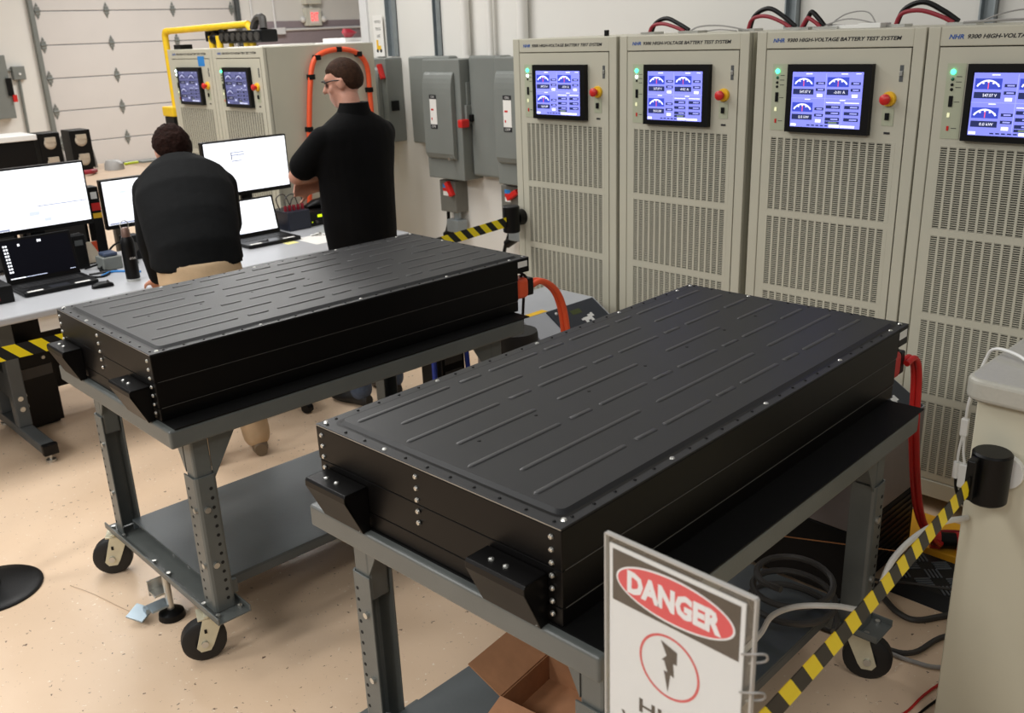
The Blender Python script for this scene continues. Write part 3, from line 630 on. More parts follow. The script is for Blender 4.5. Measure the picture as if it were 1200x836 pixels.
def rrect(x0, y0, x1, y1, r, n=6):
    P = []
    for cx, cy, a0 in ((x1-r, y1-r, 0), (x0+r, y1-r, 90), (x0+r, y0+r, 180), (x1-r, y0+r, 270)):
        for i in range(n+1):
            a = math.radians(a0+90*i/n); P.append((cx+r*math.cos(a), cy+r*math.sin(a)))
    return P
def make_battery(label, frx, fry, rz):
    o0 = Vector((frx, fry, 0)) + Matrix.Rotation(rz, 3, 'Z') @ Vector((-BW, 0, 0))
    t = E('battery_pack', label, 'battery pack', (o0.x, o0.y, .904), rz, 'black battery packs on carts')
    Z = 1.1249-.904; back = BL-.065
    for k, (z0, z1, i) in enumerate(((.0, .0425, .004), (.0440, .1265, .002), (.1280, Z-.006, .0))):
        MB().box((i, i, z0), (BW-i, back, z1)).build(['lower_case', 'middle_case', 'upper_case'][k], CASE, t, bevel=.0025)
    MB().box((0, back-.002, Z-.062), (BW, BL, Z-.006)).build('rear_overhang', CASE, t, bevel=.002)
    MB().box((BW, BL-.064, Z-.038), (BW+.0012, BL-.012, Z-.014)).build('serial_label', PAPER, t)
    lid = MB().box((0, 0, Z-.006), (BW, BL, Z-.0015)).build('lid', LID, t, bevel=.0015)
    MB().box((.001, -.0006, Z-.0052), (BW-.001, .0002, Z-.0030)).build('front_edge_highlight', EDGE, lid)  # thin pale strip painting the highlight on the lid's front sheet edge
    for z_ in (.0433, .1273): MB().box((BW-.001, .01, z_-.0006), (BW+.0002, back-.01, z_+.0006)).build('seam_highlight', mat('seam_grey', (84, 82, 78), .4, var=.1), t)  # edge highlight along the metal seams, painted as lighter grey strips
    ins = .036; a = rrect(ins, ins, BW-ins*.8, BL-.03, .022); b = rrect(ins+.010, ins+.010, BW-ins*.8-.010, BL-.04, .016); n = len(a)
    pan = MB(); pan._add([(x, y, Z-.0015) for x, y in a] + [(x, y, Z+.0055) for x, y in b], [(i, (i+1) % n, n+(i+1) % n, n+i) for i in range(n)] + [tuple(range(n, 2*n))], 0)
    # narrow groove ring just outside the raised pan
    p_ = pan.build('lid_panel', LID, lid)
    g = MB(); a2 = rrect(ins-.008, ins-.008, BW-ins*.8+.008, BL-.022, .028); g._add([(x, y, Z-.0012) for x, y in a2] + [(x, y, Z-.0012) for x, y in a], [(i, (i+1) % n, n+(i+1) % n, n+i) for i in range(n)], 0)
    g.build('lid_gasket', CASE, lid)
    for u, segs in ROWS:
        for v0, v1 in segs:
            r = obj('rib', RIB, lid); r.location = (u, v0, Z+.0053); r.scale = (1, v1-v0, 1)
    # screws: bright corner/edge screws and dark small ones
    br = MB(); dk = MB()
    def scr(mb, x, y, r, h): mb.lathe([(0, h), (r*.7, h*.8), (r, 0)], (x, y, Z-.0015), 10)
    for x in (.016, BW-.016):
        for k in range(24):
            y = .05+k*(BL-.08)/23; scr(br if k in (5, 11, 17, 22) else dk, x, y, .0065 if k in (5, 11, 17, 22) else .0042, .003)
    for y in (.014, BL-.014):
        for k in range(11):
            x = .03+k*(BW-.06)/10; scr(br if k in (3,) else dk, x, y, .0065 if k in (3,) else .0042, .003)
    for x, y in ((.016, .02), (BW-.02, .03), (.016, BL-.016), (BW-.02, BL-.02)): scr(br, x, y, .0072, .004)
    for u, v in ((.392, .36), (.392, .17), (.392, .56), (.392, .80), (.392, 1.0), (.392, 1.2), (.392, 1.38)): dk.lathe([(0, .0015), (.0045, .001), (.005, 0)], (u, v, Z+.0054), 8)
    br.build('lid_screws', ZINC, lid, smooth=True)['kind'] = 'stuff'; dk.build('dark_screws', CASE, lid, smooth=True)['kind'] = 'stuff'
    # bolts down the front face
    fb = MB()
    for x, n_ in ((.022, 7), (BW/2-.025, 5), (BW-.026, 7)):
        for k in range(n_): fb.lathe([(0, -.0055), (.0045, -.0045), (.0062, -.001), (.0062, 0)], (x, 0, Z-.026-k*.0282), 10, 0, 'y')
    fb.build('front_bolts', ZINC, t, smooth=True)['kind'] = 'stuff'
    # lifting brackets: top flange, slanted front plate, side gussets
    for x0, x1 in ((.03, .185), (.583, .745)):
        b = MB(); prof = [(0, .110), (-.062, .110), (-.066, .104), (-.066, .090), (-.022, -.006), (-.018, -.006), (-.062, .088), (-.062, .102), (0, .104)]
        b.prism(prof, 'x', x0, x1); b.prism([(0, .11), (-.062, .11), (-.064, .09), (-.020, -.004), (0, -.004)], 'x', x1-.004, x1); b.prism([(0, .11), (-.062, .11), (-.064, .09), (-.020, -.004), (0, -.004)], 'x', x0, x0+.004)
        k = b.build('lift_bracket', CASE, t, bevel=.0015)
        s_ = MB()
        for u in (x0+.045, x0+.085): s_.lathe([(0, .005), (.006, .003), (.007, 0)], (u, -.035, .11), 10)
        s_.lathe([(0, .004), (.005, .002), (.006, 0)], (x1-.01, -.02, .0), 8)
        s_.build('bracket_screws', ZINC, k, smooth=True)['kind'] = 'stuff'
    # rear connector with cables
    cn = MB().box((BW-.10, back, .042), (BW-.012, back+.078, .128)).build('power_connector', ORANGE if label.startswith('far') else REDC, t, bevel=.018, seg=3)
    MB().box((BW-.095, back+.07, .048), (BW-.015, back+.105, .122)).build('connector_collar', BLACKPLASTIC, cn, bevel=.006)
    MB().box((BW-.06, back, .15), (BW-.03, back+.03, .18)).build('service_plug', REDD, cn, bevel=.005)
    MB().tube([(BW-.045, back+.02, .16), (BW-.04, back+.06, .15), (BW-.05, back+.05, .10)], .005, 6).tube([(BW-.045, back+.02, .165), (BW-.03, back+.07, .13), (BW-.05, back+.08, .07), (BW-.05, back+.06, -.12)], .006, 6).build('signal_cable', BLACKPLASTIC, cn, smooth=True)
    return t
P1 = make_battery('farther black battery pack on cart beside the workbench', -2.6643, 1.0295, -.0039)
P2 = make_battery('nearer black battery pack behind the danger sign', -1.0518, 1.1045, .0375)
h = E('orange_power_cable', 'orange power cables curving down from farther battery pack', 'cable', (-2.72, 2.66, .98))
for dx in (0, .025):
    MB().tube([(dx, 0, 0), (dx+.005, .08, .012), (dx+.012, .17, -.06), (dx+.02, .21, -.2), (dx+.02, .22, -.42), (dx+.0, .25, -.8), (dx-.1, .4, -.955)], .0125, 10).build('cable', ORANGE, h, smooth=True)
h = E('red_power_cable', 'red power cables hanging from nearer battery pack to floor', 'cable', (-1.135, 2.735, .985))
for dx in (0, .017):
    MB().tube([(dx, 0, 0), (dx+.004, .05, .005), (dx+.008, .085, -.06), (dx+.006, .13, -.30), (dx+.0, .26, -.62), (dx-.02, .50, -.86), (dx-.05, .66, -.93)], .0095, 10).build('cable', REDC, h, smooth=True)

# ------------------------------------------------------------------ chillers behind the packs
def chiller(label, x, y, top=.70):
    t = E('chiller', label, 'chiller', (x, y, 0))
    MB().box((-.5, 0, .03), (0, .52, .30)).build('grille_body', mat('chiller_black', (8, 8, 9), .6, var=.1, spec=.2), t, bevel=.006)
    MB().box((-.5, 0, .30), (0, .52, top-.10)).build('housing', mat('chiller_grey', (120, 112, 110), .45, var=.04), t, bevel=.006)
    MB().prism([(-.5, top-.10), (-.5, top), (-.16, top), (0, top-.10)], 'y', .0, .52).build('top_cover', mat('chiller_top', (172, 175, 180), .4, var=.02), t, bevel=.004)
    n = Vector((.10, 0, .16)).normalized()
    def sl(u, y_, dz): p = Vector((-.16, 0, top)).lerp(Vector((0, 0, top-.10)), u) + n*dz; return (p.x, y_, p.z)
    pn = MB(); pn._add([sl(.04, .16, .0), sl(.97, .16, 0), sl(.97, .50, 0), sl(.04, .50, 0), sl(.04, .16, .008), sl(.97, .16, .008), sl(.97, .50, .008), sl(.04, .50, .008)], [(0, 3, 2, 1), (4, 5, 6, 7), (0, 1, 5, 4), (1, 2, 6, 5), (2, 3, 7, 6), (3, 0, 4, 7)], 0)
    p = pn.build('control_panel', mat('panel_navy', (34, 40, 52), .35, var=.03), t)
    lg = MB()   # white animal-shaped emblem
    for (u0, u1, y0, y1) in ((.58, .70, .33, .39), (.52, .62, .37, .41), (.68, .79, .33, .35), (.68, .79, .37, .39), (.49, .56, .395, .41), (.60, .66, .315, .335)):
        lg.quad(sl(u0, y0, .009), sl(u1, y0, .009), sl(u1, y1, .009), sl(u0, y1, .009))
    lg.build('emblem', WHITEP, p)
    gl = MB(); gl.quad(sl(.24, .29, .009), sl(.40, .29, .009), sl(.40, .36, .009), sl(.24, .36, .009)); gl.build('panel_window', mat('panel_green', (60, 70, 30), .3, var=.1), p)
    MB().ball(sl(.2, .2, .010), .008, 8).build('panel_button', WHITEP, p)
    MB().box((-.20, .03, top), (-.16, .18, top+.001)).build('warning_sticker', YELLOWP, t)
    for k in range(9): MB().box((0, .03, .05+k*.027), (.004, .49, .062+k*.027)).build('louver', BLACKPLASTIC, t)
    for sx in (-.45, -.05):
        for sy in (.06, .46): MB().cyl((sx, sy, 0), (sx, sy, .032), .025, 10).build('foot', RUBBER, t)
    return t
chiller('grey chiller with navy sloped panel behind farther battery pack', -2.92, 2.99, .685)
chiller('dark chiller behind nearer battery pack beside the red cables', -1.27, 2.80, .72)
dr_ = E('black_drum', 'black rubber-lidded drum beside the chiller behind farther pack', 'drum', (-2.995, 2.865, 0)); dr_.scale = (1, 1, 1.13)
MB().lathe([(0, .60), (.10, .60), (.105, .58), (.105, .52), (.095, .51), (.095, .02), (.1, 0), (0, 0)], (0, 0, 0), 20).build('shell', RUBBER, dr_, smooth=True)

# ------------------------------------------------------------------ counter at the right
ct = E('service_counter', 'cream counter with grey rounded top at right edge', 'counter', (-.79, 2.40, 0))
MB().box((0, 0, 0), (1.6, .75, 1.065)).build('body', CREAMCTR, ct, bevel=.004)
tpp = MB(); tpp.prism(rrect(-.028, -.045, 1.65, .80, .05), 'z', 1.065, 1.125); tpp.build('worktop', COUNTERTOP, ct, bevel=.012, seg=3)
bx = E('belt_cassette', 'black retractable belt cassette mounted on cream counter', 'belt cassette', (-.715, 2.40, .885))
MB().cyl((0.02, 0, .0), (0.02, -.02, 0), .045, 24).build('wall_plate', WHITEP, bx)
MB().lathe([(0, .068), (.043, .068), (.048, .063), (.048, -.066), (.043, -.071), (0, -.071)], (0, -.062, 0), 28).build('housing', BLACKPLASTIC, bx, smooth=True)
MB().box((-.035, -.135, -.05), (-.012, -.10, .06)).build('belt_slot', BLACKPLASTIC, bx, bevel=.004)
def stripe_mat():
    m = bpy.data.materials.new('hazard_belt'); m.use_nodes = True; nt = m.node_tree; b = nt.nodes['Principled BSDF']; L = nt.links.new
    tc = nt.nodes.new('ShaderNodeTexCoord'); sp = nt.nodes.new('ShaderNodeSeparateXYZ'); L(tc.outputs['Object'], sp.inputs[0])
    a = nt.nodes.new('ShaderNodeMath'); a.operation = 'MULTIPLY_ADD'; a.inputs[1].default_value = -.95; L(sp.outputs['Z'], a.inputs[0]); L(sp.outputs['X'], a.inputs[2])
    d_ = nt.nodes.new('ShaderNodeMath'); d_.operation = 'DIVIDE'; d_.inputs[1].default_value = .094; L(a.outputs[0], d_.inputs[0])
    f = nt.nodes.new('ShaderNodeMath'); f.operation = 'FRACT'; L(d_.outputs[0], f.inputs[0])
    g = nt.nodes.new('ShaderNodeMath'); g.operation = 'GREATER_THAN'; g.inputs[1].default_value = .5; L(f.outputs[0], g.inputs[0])
    mx = nt.nodes.new('ShaderNodeMix'); mx.data_type = 'RGBA'; L(g.outputs[0], mx.inputs['Factor']); mx.inputs['A'].default_value = (*lin((18, 18, 18)), 1); mx.inputs['B'].default_value = (*lin((252, 228, 20)), 1)
    L(mx.outputs['Result'], b.inputs['Base Color']); b.inputs['Roughness'].default_value = .55
    return m
STRIPE = stripe_mat()
def belt(label, A, B, w_=.056):
    A = Vector(A); B = Vector(B); d = B-A; L_ = d.length; X = d.normalized(); Yv = Vector((0, 0, 1)).cross(X).normalized(); Zv = X.cross(Yv)
    n = 24; mb = MB()
    for k in range(n):
        x0, x1 = L_*k/n, L_*(k+1)/n; s0 = -.03*math.sin(math.pi*k/n)*L_/3; s1 = -.03*math.sin(math.pi*(k+1)/n)*L_/3
        for y in (-.0008, .0008):
            mb.quad((x0, y, s0-w_/2), (x1, y, s1-w_/2), (x1, y, s1+w_/2), (x0, y, s0+w_/2))
    o = mb.build('hazard_belt', STRIPE)
    o.matrix_world = Matrix(((X.x, Yv.x, Zv.x, A.x), (X.y, Yv.y, Zv.y, A.y), (X.z, Yv.z, Zv.z, A.z), (0, 0, 0, 1)))
    return tag(o, label, 'barrier belt')
belt('yellow and black belt stretched from counter cassette towards the danger sign', (-.74, 2.30, .875), (-.60, .93, .955))
belt('yellow and black belt behind the farther battery pack', (-3.755, 3.55, .99), (-3.726, .70, .925))
c2 = E('belt_cassette', 'black belt cassette fixed to front left post of first test cabinet', 'belt cassette', (-3.765, YC, 1.0))
MB().lathe([(0, .075), (.043, .075), (.048, .07), (.048, -.07), (.043, -.075), (0, -.075)], (0, -.085, 0), 24).build('housing', BLACKPLASTIC, c2, smooth=True)
MB().cyl((.0, .0, .0), (0, -.05, 0), .045, 16).build('mount', BLACKPLASTIC, c2, smooth=True)
def stanchion(label, x, y, top):
    t = E('belt_stanchion', label, 'stanchion', (x, y, 0))
    MB().lathe([(0, .03), (.05, .028), (.13, .016), (.17, .012), (.178, .006), (.178, 0), (0, 0)], (0, 0, 0), 40).build('base', BLACKPLASTIC, t, smooth=True)
    MB().cyl((0, 0, .02), (0, 0, top-.08), .03, 18).build('post', BLACKPLASTIC, t, smooth=True)
    MB().lathe([(0, top), (.034, top), (.036, top-.005), (.036, top-.085), (0, top-.085)], (0, 0, 0), 20).build('head', BLACKPLASTIC, t, smooth=True)
    return t
stanchion('black belt stanchion whose round base shows at left edge', -3.726, .679, 1.0)
stanchion('black belt stanchion carrying the danger sign', -.60, .90, .99)

# danger sign in an acrylic holder
sg = E('danger_sign', 'danger high voltage sign in clear acrylic holder, bottom right', 'sign', (-.735, .862, 1.0))
SW, SH = .236, .345
acr = bpy.data.materials.new('clear_acrylic'); acr.use_nodes = True
_nt = acr.node_tree; _nt.nodes.remove(_nt.nodes['Principled BSDF'])
_a = _nt.nodes.new('ShaderNodeBsdfTransparent'); _a.inputs[0].default_value = (.96, .97, .965, 1); _g = _nt.nodes.new('ShaderNodeBsdfGlossy'); _g.inputs['Roughness'].default_value = .06
_mx = _nt.nodes.new('ShaderNodeMixShader')
_mx.inputs[0].default_value = .05; _nt.links.new(_a.outputs[0], _mx.inputs[1]); _nt.links.new(_g.outputs[0], _mx.inputs[2]); _nt.links.new(_mx.outputs[0], _nt.nodes['Material Output'].inputs[0])
MB().box((0, .0015, 0), (SW, .0035, SH)).build('holder_back', acr, sg); MB().box((0, -.0035, 0), (SW, -.0015, SH)).build('holder_front', acr, sg)
AE = mat('acrylic_edge', (176, 174, 170), .25, var=.03)
for a_, b_ in (((-.0015, -.0036, 0), (.0012, .0036, SH)), ((SW-.0012, -.0036, 0), (SW+.0015, .0036, SH)), ((0, -.0036, SH-.0012), (SW, .0036, SH+.0015))): MB().box(a_, b_).build('holder_edge', AE, sg)
MB().box((.006, -.0010, .02), (.222, .0010, .332)).build('sheet', SIGNWHITE, sg)
hz = .245    # bottom of the header
hd = MB().box((.012, -.0014, hz), (.216, -.0010, .326)).build('header_panel', SIGNBLACK, sg)
cx, cz = .114, (hz+.326)/2
def oval(mb, cx, cz, rx, rz_, y0, y1, n=48): mb.prism([(cx+rx*math.cos(2*math.pi*i/n), cz+rz_*math.sin(2*math.pi*i/n)) for i in range(n)], 'y', y0, y1)
o = MB(); oval(o, cx, cz, .0955, .0355, -.0016, -.0014); o.build('oval_border', SIGNWHITE, hd)
o = MB(); oval(o, cx, cz, .0925, .0325, -.0018, -.0016); o.build('oval', SIGNRED, hd)
text('lettering', 'DANGER', .152, .036, SIGNWHITE, hd, (cx, -.00195, cz), bold=.055)
ring = MB(); n = 48; cc = (.110, .180)
for i in range(n):
    a0, a1 = 2*math.pi*i/n, 2*math.pi*(i+1)/n
    q = [(cc[0]+r*math.cos(a), -.0013, cc[1]+r*math.sin(a)) for a, r in ((a0, .0462), (a1, .0462), (a1, .050), (a0, .050))]; ring.quad(*q)
ring.build('warning_ring', SIGNRED, sg)
bolt = MB(); bolt.prism([(cc[0]+x, cc[1]+z) for x, z in ((-.014, .038), (.013, .030), (.013, .010), (.007, .010), (.009, -.012), (.003, -.010), (-.001, -.040), (-.008, -.008), (-.002, -.008), (-.008, .008), (-.012, .008), (-.004, .018))], 'y', -.0014, -.0011); bolt.build('lightning_bolt', SIGNBLACK, sg)
text('caption', 'HIGH', .105, .024, SIGNBLACK, sg, (.113, -.0013, .092), bold=.02); text('caption', 'VOLTAGE', .17, .024, SIGNBLACK, sg, (.113, -.0013, .054), bold=.02)
for z in (.262, .205): MB().tube([(SW-.014, -.005, z), (SW+.006, -.012, z+.014), (SW+.016, 0, z+.012), (SW+.012, .008, z-.004), (SW-.01, .006, z-.018)], .0016, 6).build('wire_clip', GREYCABLE, sg, smooth=True)
MB().box((SW/2-.02, -.012, -.012), (SW/2+.02, .05, .02)).build('clamp', BLACKPLASTIC, sg, bevel=.003)

# ------------------------------------------------------------------ workbench and its things
BZ = .775
wb = E('workbench', 'long grey-topped workbench under the monitors', 'table', (-4.84, .2, 0))
MB().box((-1.075, 0, BZ-.04), (0, 3.5, BZ)).build('tabletop', BENCHTOP, wb, bevel=.012, seg=3)
def bench_leg(y):
    MB().box((-.36, y-.035, .10), (-.29, y+.035, BZ-.04)).build('leg', GREYDARK, wb, bevel=.006)
    MB().box((-.66, y-.035, .10), (-.59, y+.035, BZ-.04)).build('leg', GREYDARK, wb, bevel=.006)
    f = MB().box((-.75, y-.035, .045), (.06, y+.035, .10)).build('foot_rail', GREYDARK, wb, bevel=.008)
    MB().box((.03, y-.037, .043), (.066, y+.037, .103)).build('foot_cap', BLACKPLASTIC, f, bevel=.006)
    for x in (.03, -.70): MB().cyl((x, y, 0), (x, y, .012), .025, 12).cyl((x, y, .01), (x, y, .05), .008, 8).build('leveller', ZINC, f)
    for z in (.20, .26): MB().cyl((-.325, y+.034, z), (-.325, y+.042, z), .012, 8).build('bolt', ZINC, wb); MB().cyl((-.29, y, z), (-.282, y, z), .014, 8).build('bolt', ZINC, wb)
    MB().box((-.59, y-.02, .24), (-.36, y+.02, .38)).build('brace', GREYDARK, wb, bevel=.004)
for y in (1.07, 3.2): bench_leg(y)
MB().box((-.72, .15, .14), (-.68, 3.4, BZ-.04)).build('modesty_panel', BLACKPLASTIC, wb)
MB().box((-.05, 1.17, BZ-.12), (-.045, 1.31, BZ-.04)).build('hanging_note', PAPER, wb)
def monitor(label, x, y0, y1, z0, z1, mats, extra=None, tilt=0):
    t = E('monitor', label, 'monitor', (x, (y0+y1)/2, BZ)); hw = (y1-y0)/2; a, b = z0-BZ, z1-BZ
    fr = MB().box((-.045, -hw, a), (0, hw, b)).box((-.075, -hw*.5, a+.06), (-.045, hw*.5, b-.06)).build('frame', BLACKPLASTIC, t, bevel=.004)
    s = MB(); s.quad((.0006, -hw+.010, a+.026), (.0006, hw-.010, a+.026), (.0006, hw-.010, b-.010), (.0006, -hw+.010, b-.010), 0); SWd = 2*hw-.02; SHd = b-a-.036
    for (u0, u1, v0, v1, m) in (extra or []):
        Y0, Y1 = -hw+.01+SWd*u0, -hw+.01+SWd*u1; Z0, Z1 = b-.01-SHd*v1, b-.01-SHd*v0
        s.quad((.001, Y0, Z0), (.001, Y1, Z0), (.001, Y1, Z1), (.001, Y0, Z1), m)
    s.build('screen', [MATS[k] for k in mats], t)
    MB().box((-.09, -.04, 0), (-.06, .04, (a+b)/2)).build('stand_neck', BLACKPLASTIC, t, bevel=.006)
    MB().prism(rrect(-.15, -.13, .06, .13, .03), 'z', 0, .014).build('stand_base', BLACKPLASTIC, t, bevel=.003)
    return t
monitor('large white-screened monitor above open laptop at left edge', -5.65, 1.40, 1.995, 1.02, 1.385, ['lcd_white', 'lcd_grey', 'lcd_blue'],
        [(.50, .99, .64, .655, 1), (.01, .22, .962, .992, 1), (.52, .53, .16, .32, 2), (.69, .70, .16, .32, 2), (.52, .70, .15, .165, 2), (.0, .45, .655, .668, 2), (.02, .2, .03, .055, 2), (.42, .52, .73, .80, 2), (.55, .62, .86, .92, 2)])
monitor('middle monitor partly hidden by bending person in black', -5.74, 2.10, 2.61, .945, 1.245, ['lcd_white', 'lcd_grey', 'lcd_blue'], [(.02, .55, .955, .99, 1), (.38, .395, .2, .36, 2), (.05, .5, .45, .465, 2), (.2, .28, .25, .30, 2)])
monitor('large monitor with blank white page beside the standing man', -5.65, 2.73, 3.335, 1.045, 1.405, ['lcd_white', 'lcd_grey', 'scr_dark'], [(.31, .475, .21, .229, 1), (.31, .475, .262, .282, 1), (.31, .435, .375, .394, 1), (.31, .32, .21, .36, 2)])
def laptop(label, yc, xh, yw, depth, scr_h, back, mats, extra, rz=0):
    t = E('laptop', label, 'laptop', (xh, yc, BZ), rz)
    MB().prism(rrect(0, -yw/2, depth, yw/2, .015), 'z', .004, .024).build('base', BLACKPLASTIC, t, bevel=.003)
    k = MB()
    for r in range(5):
        for c in range(13): k.box((.04+r*.02, -yw/2+.03+c*(yw-.06)/13, .024), (.057+r*.02, -yw/2+.03+(c+.85)*(yw-.06)/13, .0255))
    k.build('keyboard', mat('keys', (26, 26, 28), .5, var=.05), t)['kind'] = 'stuff'
    MB().box((depth-.085, -.05, .024), (depth-.02, .05, .0245)).build('touch_pad', mat('pad', (40, 42, 48), .3, var=.02), t)
    for y in (-yw/2+.06, yw/2-.08): MB().box((depth-.035, y-.04, .024), (depth-.012, y+.04, .0246)).build('sticker', PAPER, t)
    c, s = math.cos(back), math.sin(back)
    def P(d, y, o): return (-s*d + c*o, y, .022 + c*d + s*o)
    fr = MB(); v = [P(0, -yw/2, -.008), P(0, yw/2, -.008), P(scr_h, yw/2, -.008), P(scr_h, -yw/2, -.008), P(0, -yw/2, 0), P(0, yw/2, 0), P(scr_h, yw/2, 0), P(scr_h, -yw/2, 0)]
    fr._add(v, [(0, 3, 2, 1), (4, 5, 6, 7), (0, 1, 5, 4), (1, 2, 6, 5), (2, 3, 7, 6), (3, 0, 4, 7)], 0); l = fr.build('lid', BLACKPLASTIC, t, bevel=.002)
    sc = MB(); y0, y1, d0, d1 = -yw/2+.014, yw/2-.014, .026, scr_h-.012
    sc.quad(P(d0, y0, .0006), P(d0, y1, .0006), P(d1, y1, .0006), P(d1, y0, .0006), 0)
    for (a0, a1, b0, b1, m) in extra:
        Y0, Y1 = y0+(y1-y0)*a0, y0+(y1-y0)*a1; D0, D1 = d1-(d1-d0)*b1, d1-(d1-d0)*b0
        sc.quad(P(D0, Y0, .001), P(D0, Y1, .001), P(D1, Y1, .001), P(D1, Y0, .001), m)
    sc.build('screen', [MATS[k_] for k_ in mats], l)
    return t
ic = []
for r in range(9):
    for c in range(2): ic.append((.03+c*.035, .055+c*.035, .10+r*.085, .145+r*.085, 1))
ic += [(.24, .27, .1, .16, 1), (.53, .555, .06, .12, 1), (.56, .585, .06, .12, 1), (.02, .24, .965, .99, 1), (.25, .55, .97, .985, 2), (.9, .98, .955, .97, 2)]
laptop('open laptop showing dark desktop with small icons', 1.60, -5.42, .385, .265, .245, .25, ['lap_dark', 'lcd_white', 'lcd_blue'], ic)
laptop('open laptop with bright blank screen beside bending person', 2.94, -5.50, .375, .26, .245, .22, ['lcd_white', 'lcd_blue'], [(.02, .3, .97, .99, 1)])
def mouse(label, x, y, rz):
    t = E('mouse', label, 'mouse', (x, y, BZ), rz)
    m = MB(); m.loft([((-.055, 0, .001), .012, .004, (0, 1, 0), (0, 0, 1)), ((-.05, 0, .010), .024, .010, (0, 1, 0), (0, 0, 1)), ((-.01, 0, .016), .031, .016, (0, 1, 0), (0, 0, 1)), ((.03, 0, .015), .029, .015, (0, 1, 0), (0, 0, 1)), ((.055, 0, .008), .02, .008, (0, 1, 0), (0, 0, 1))], 16)
    m.build('shell', BLACKPLASTIC, t, smooth=True)
    MB().cyl((.03, -.004, .029), (.03, .004, .029), .006, 10).build('wheel', DARKCABLE, t)
mouse('black computer mouse in front of the dark-screened laptop', -5.06, 1.77, 1.4); mouse('black computer mouse in front of bright-screened laptop', -5.30, 2.88, 1.2)
bo = E('drink_bottle', 'tall black insulated bottle with steel base and loop', 'bottle', (-5.07, 1.945, BZ))
MB().lathe([(0, .014), (.037, .014), (.0375, .20), (.034, .225), (.026, .245), (0, .245)], (0, 0, 0), 24).build('body', BLACKPLASTIC, bo, smooth=True)
MB().lathe([(0, 0), (.036, 0), (.0372, .014), (0, .014)], (0, 0, 0), 24).build('steel_base', ZINC, bo, smooth=True)
MB().lathe([(0, .245), (.024, .245), (.022, .285), (.015, .295), (0, .295)], (0, 0, 0), 20).build('cap', mat('bottle_cap', (120, 95, 85), .4, metal=.4, var=.04), bo, smooth=True)
MB().tube([(0, -.018, .285), (0, -.022, .315), (0, 0, .335), (0, .022, .315), (0, .018, .285)], .0025, 6).build('loop', ZINC, bo, smooth=True)
text('print', 'one', .034, .012, WHITEP, bo, (.0385, .0, .13), (math.pi/2, 0, math.pi/2))
# things between the screens
sp = E('card_holder', 'orange and white standing card behind dark laptop', 'card', (-5.70, 1.97, BZ))
MB().box((0, -.035, 0), (.006, .035, .13)).build('card', mat('card_white', (240, 225, 200), .5, var=.02), sp); MB().prism([(0.0, .13), (.035, .13), (.035, .06)], 'x', .0065, .0075).build('card_print', ORANGE, sp); MB().box((-.02, -.04, 0), (.02, .04, .004)).build('card_base', BLACKPLASTIC, sp)
ga = E('parts_box', 'grey parts box with blue lid beside the bottle', 'box', (-5.48, 1.975, BZ))
MB().box((-.06, -.05, 0), (.06, .06, .075)).build('box', GREYBOX, ga, bevel=.006); MB().box((-.045, -.035, .075), (.045, .045, .098)).build('lid', mat('box_lid', (60, 72, 95), .4, var=.04), ga, bevel=.008)
tag(MB().tube([(-5.30, 1.86, BZ+.006), (-5.35, 1.95, BZ+.006), (-5.22, 2.05, BZ+.006)], .006, 6).build('blue_pen', BLUETAPE, smooth=True), 'blue pen lying on bench beside black bottle', 'pen')
for k, (pts, lab) in enumerate((([(-5.55, 1.86, BZ+.008), (-5.5, 1.95, BZ+.03), (-5.42, 1.90, BZ+.008), (-5.36, 1.97, BZ+.008), (-5.38, 1.82, BZ+.008)], 'black cable tangle beside the dark laptop'), ([(-5.64, 2.0, BZ+.01), (-5.60, 2.06, BZ+.1), (-5.52, 2.1, BZ+.12), (-5.5, 2.15, BZ+.01), (-5.4, 2.1, BZ+.01)], 'black cable loop below middle monitor'), ([(-5.33, 1.80, BZ+.006), (-5.28, 1.86, BZ+.006), (-5.36, 1.93, BZ+.006), (-5.5, 1.92, BZ+.006)], 'thin black cable on bench right of dark laptop'))):
    tag(MB().tube(pts, .006, 6).build('desk_cable', BLACKPLASTIC, smooth=True), lab, 'cable')
dk = E('docking_unit', 'black docking unit standing below left monitor', 'dock', (-5.62, 1.93, BZ))
MB().box((-.05, -.10, 0), (.03, -.02, .20)).build('shell', BLACKPLASTIC, dk, bevel=.008); MB().box((.03, -.085, .14), (.033, -.04, .17)).build('port_panel', GREYDARK, dk)
tw = E('dark_speaker', 'dark upright desk speaker below middle monitor', 'speaker', (-5.60, 2.17, BZ))
MB().box((-.05, -.05, 0), (.04, .05, .15)).build('shell', BLACKPLASTIC, tw, bevel=.01); MB().lathe([(0, .041), (.03, .041), (.033, .036)], (0, 0, .08), 16, 0, 'x').build('cone', DARKCABLE, tw, smooth=True)
rb = E('test_instrument', 'black and red instrument at left end of the workbench', 'instrument', (-5.25, 1.22, BZ))
MB().box((-.16, -.12, 0), (.12, .13, .09)).build('case', BLACKPLASTIC, rb, bevel=.006); MB().box((.12, -.10, .02), (.123, .06, .07)).build('front_panel', REDD, rb)
for k in range(4): MB().cyl((-.04+.03*(k % 2), -.08+k*.05, .09), (-.04+.03*(k % 2), -.08+k*.05, .125), .011, 8).build('terminal', REDC if k % 2 else BLACKPLASTIC, rb)
MB().tube([(-.04, -.08, .12), (-.06, -.02, .2), (-.02, .06, .2), (-.01, .07, .12)], .005, 6).tube([(-.01, -.03, .12), (.02, .02, .17), (.03, .09, .02)], .005, 6).build('leads', REDC, rb, smooth=True)
ps = E('power_supply', 'black bench power supply with glowing green digits beside laptop', 'power supply', (-5.62, 3.41, BZ))
MB().box((-.2, -.02, 0), (.07, .19, .10)).build('case', BLACKPLASTIC, ps, bevel=.005)
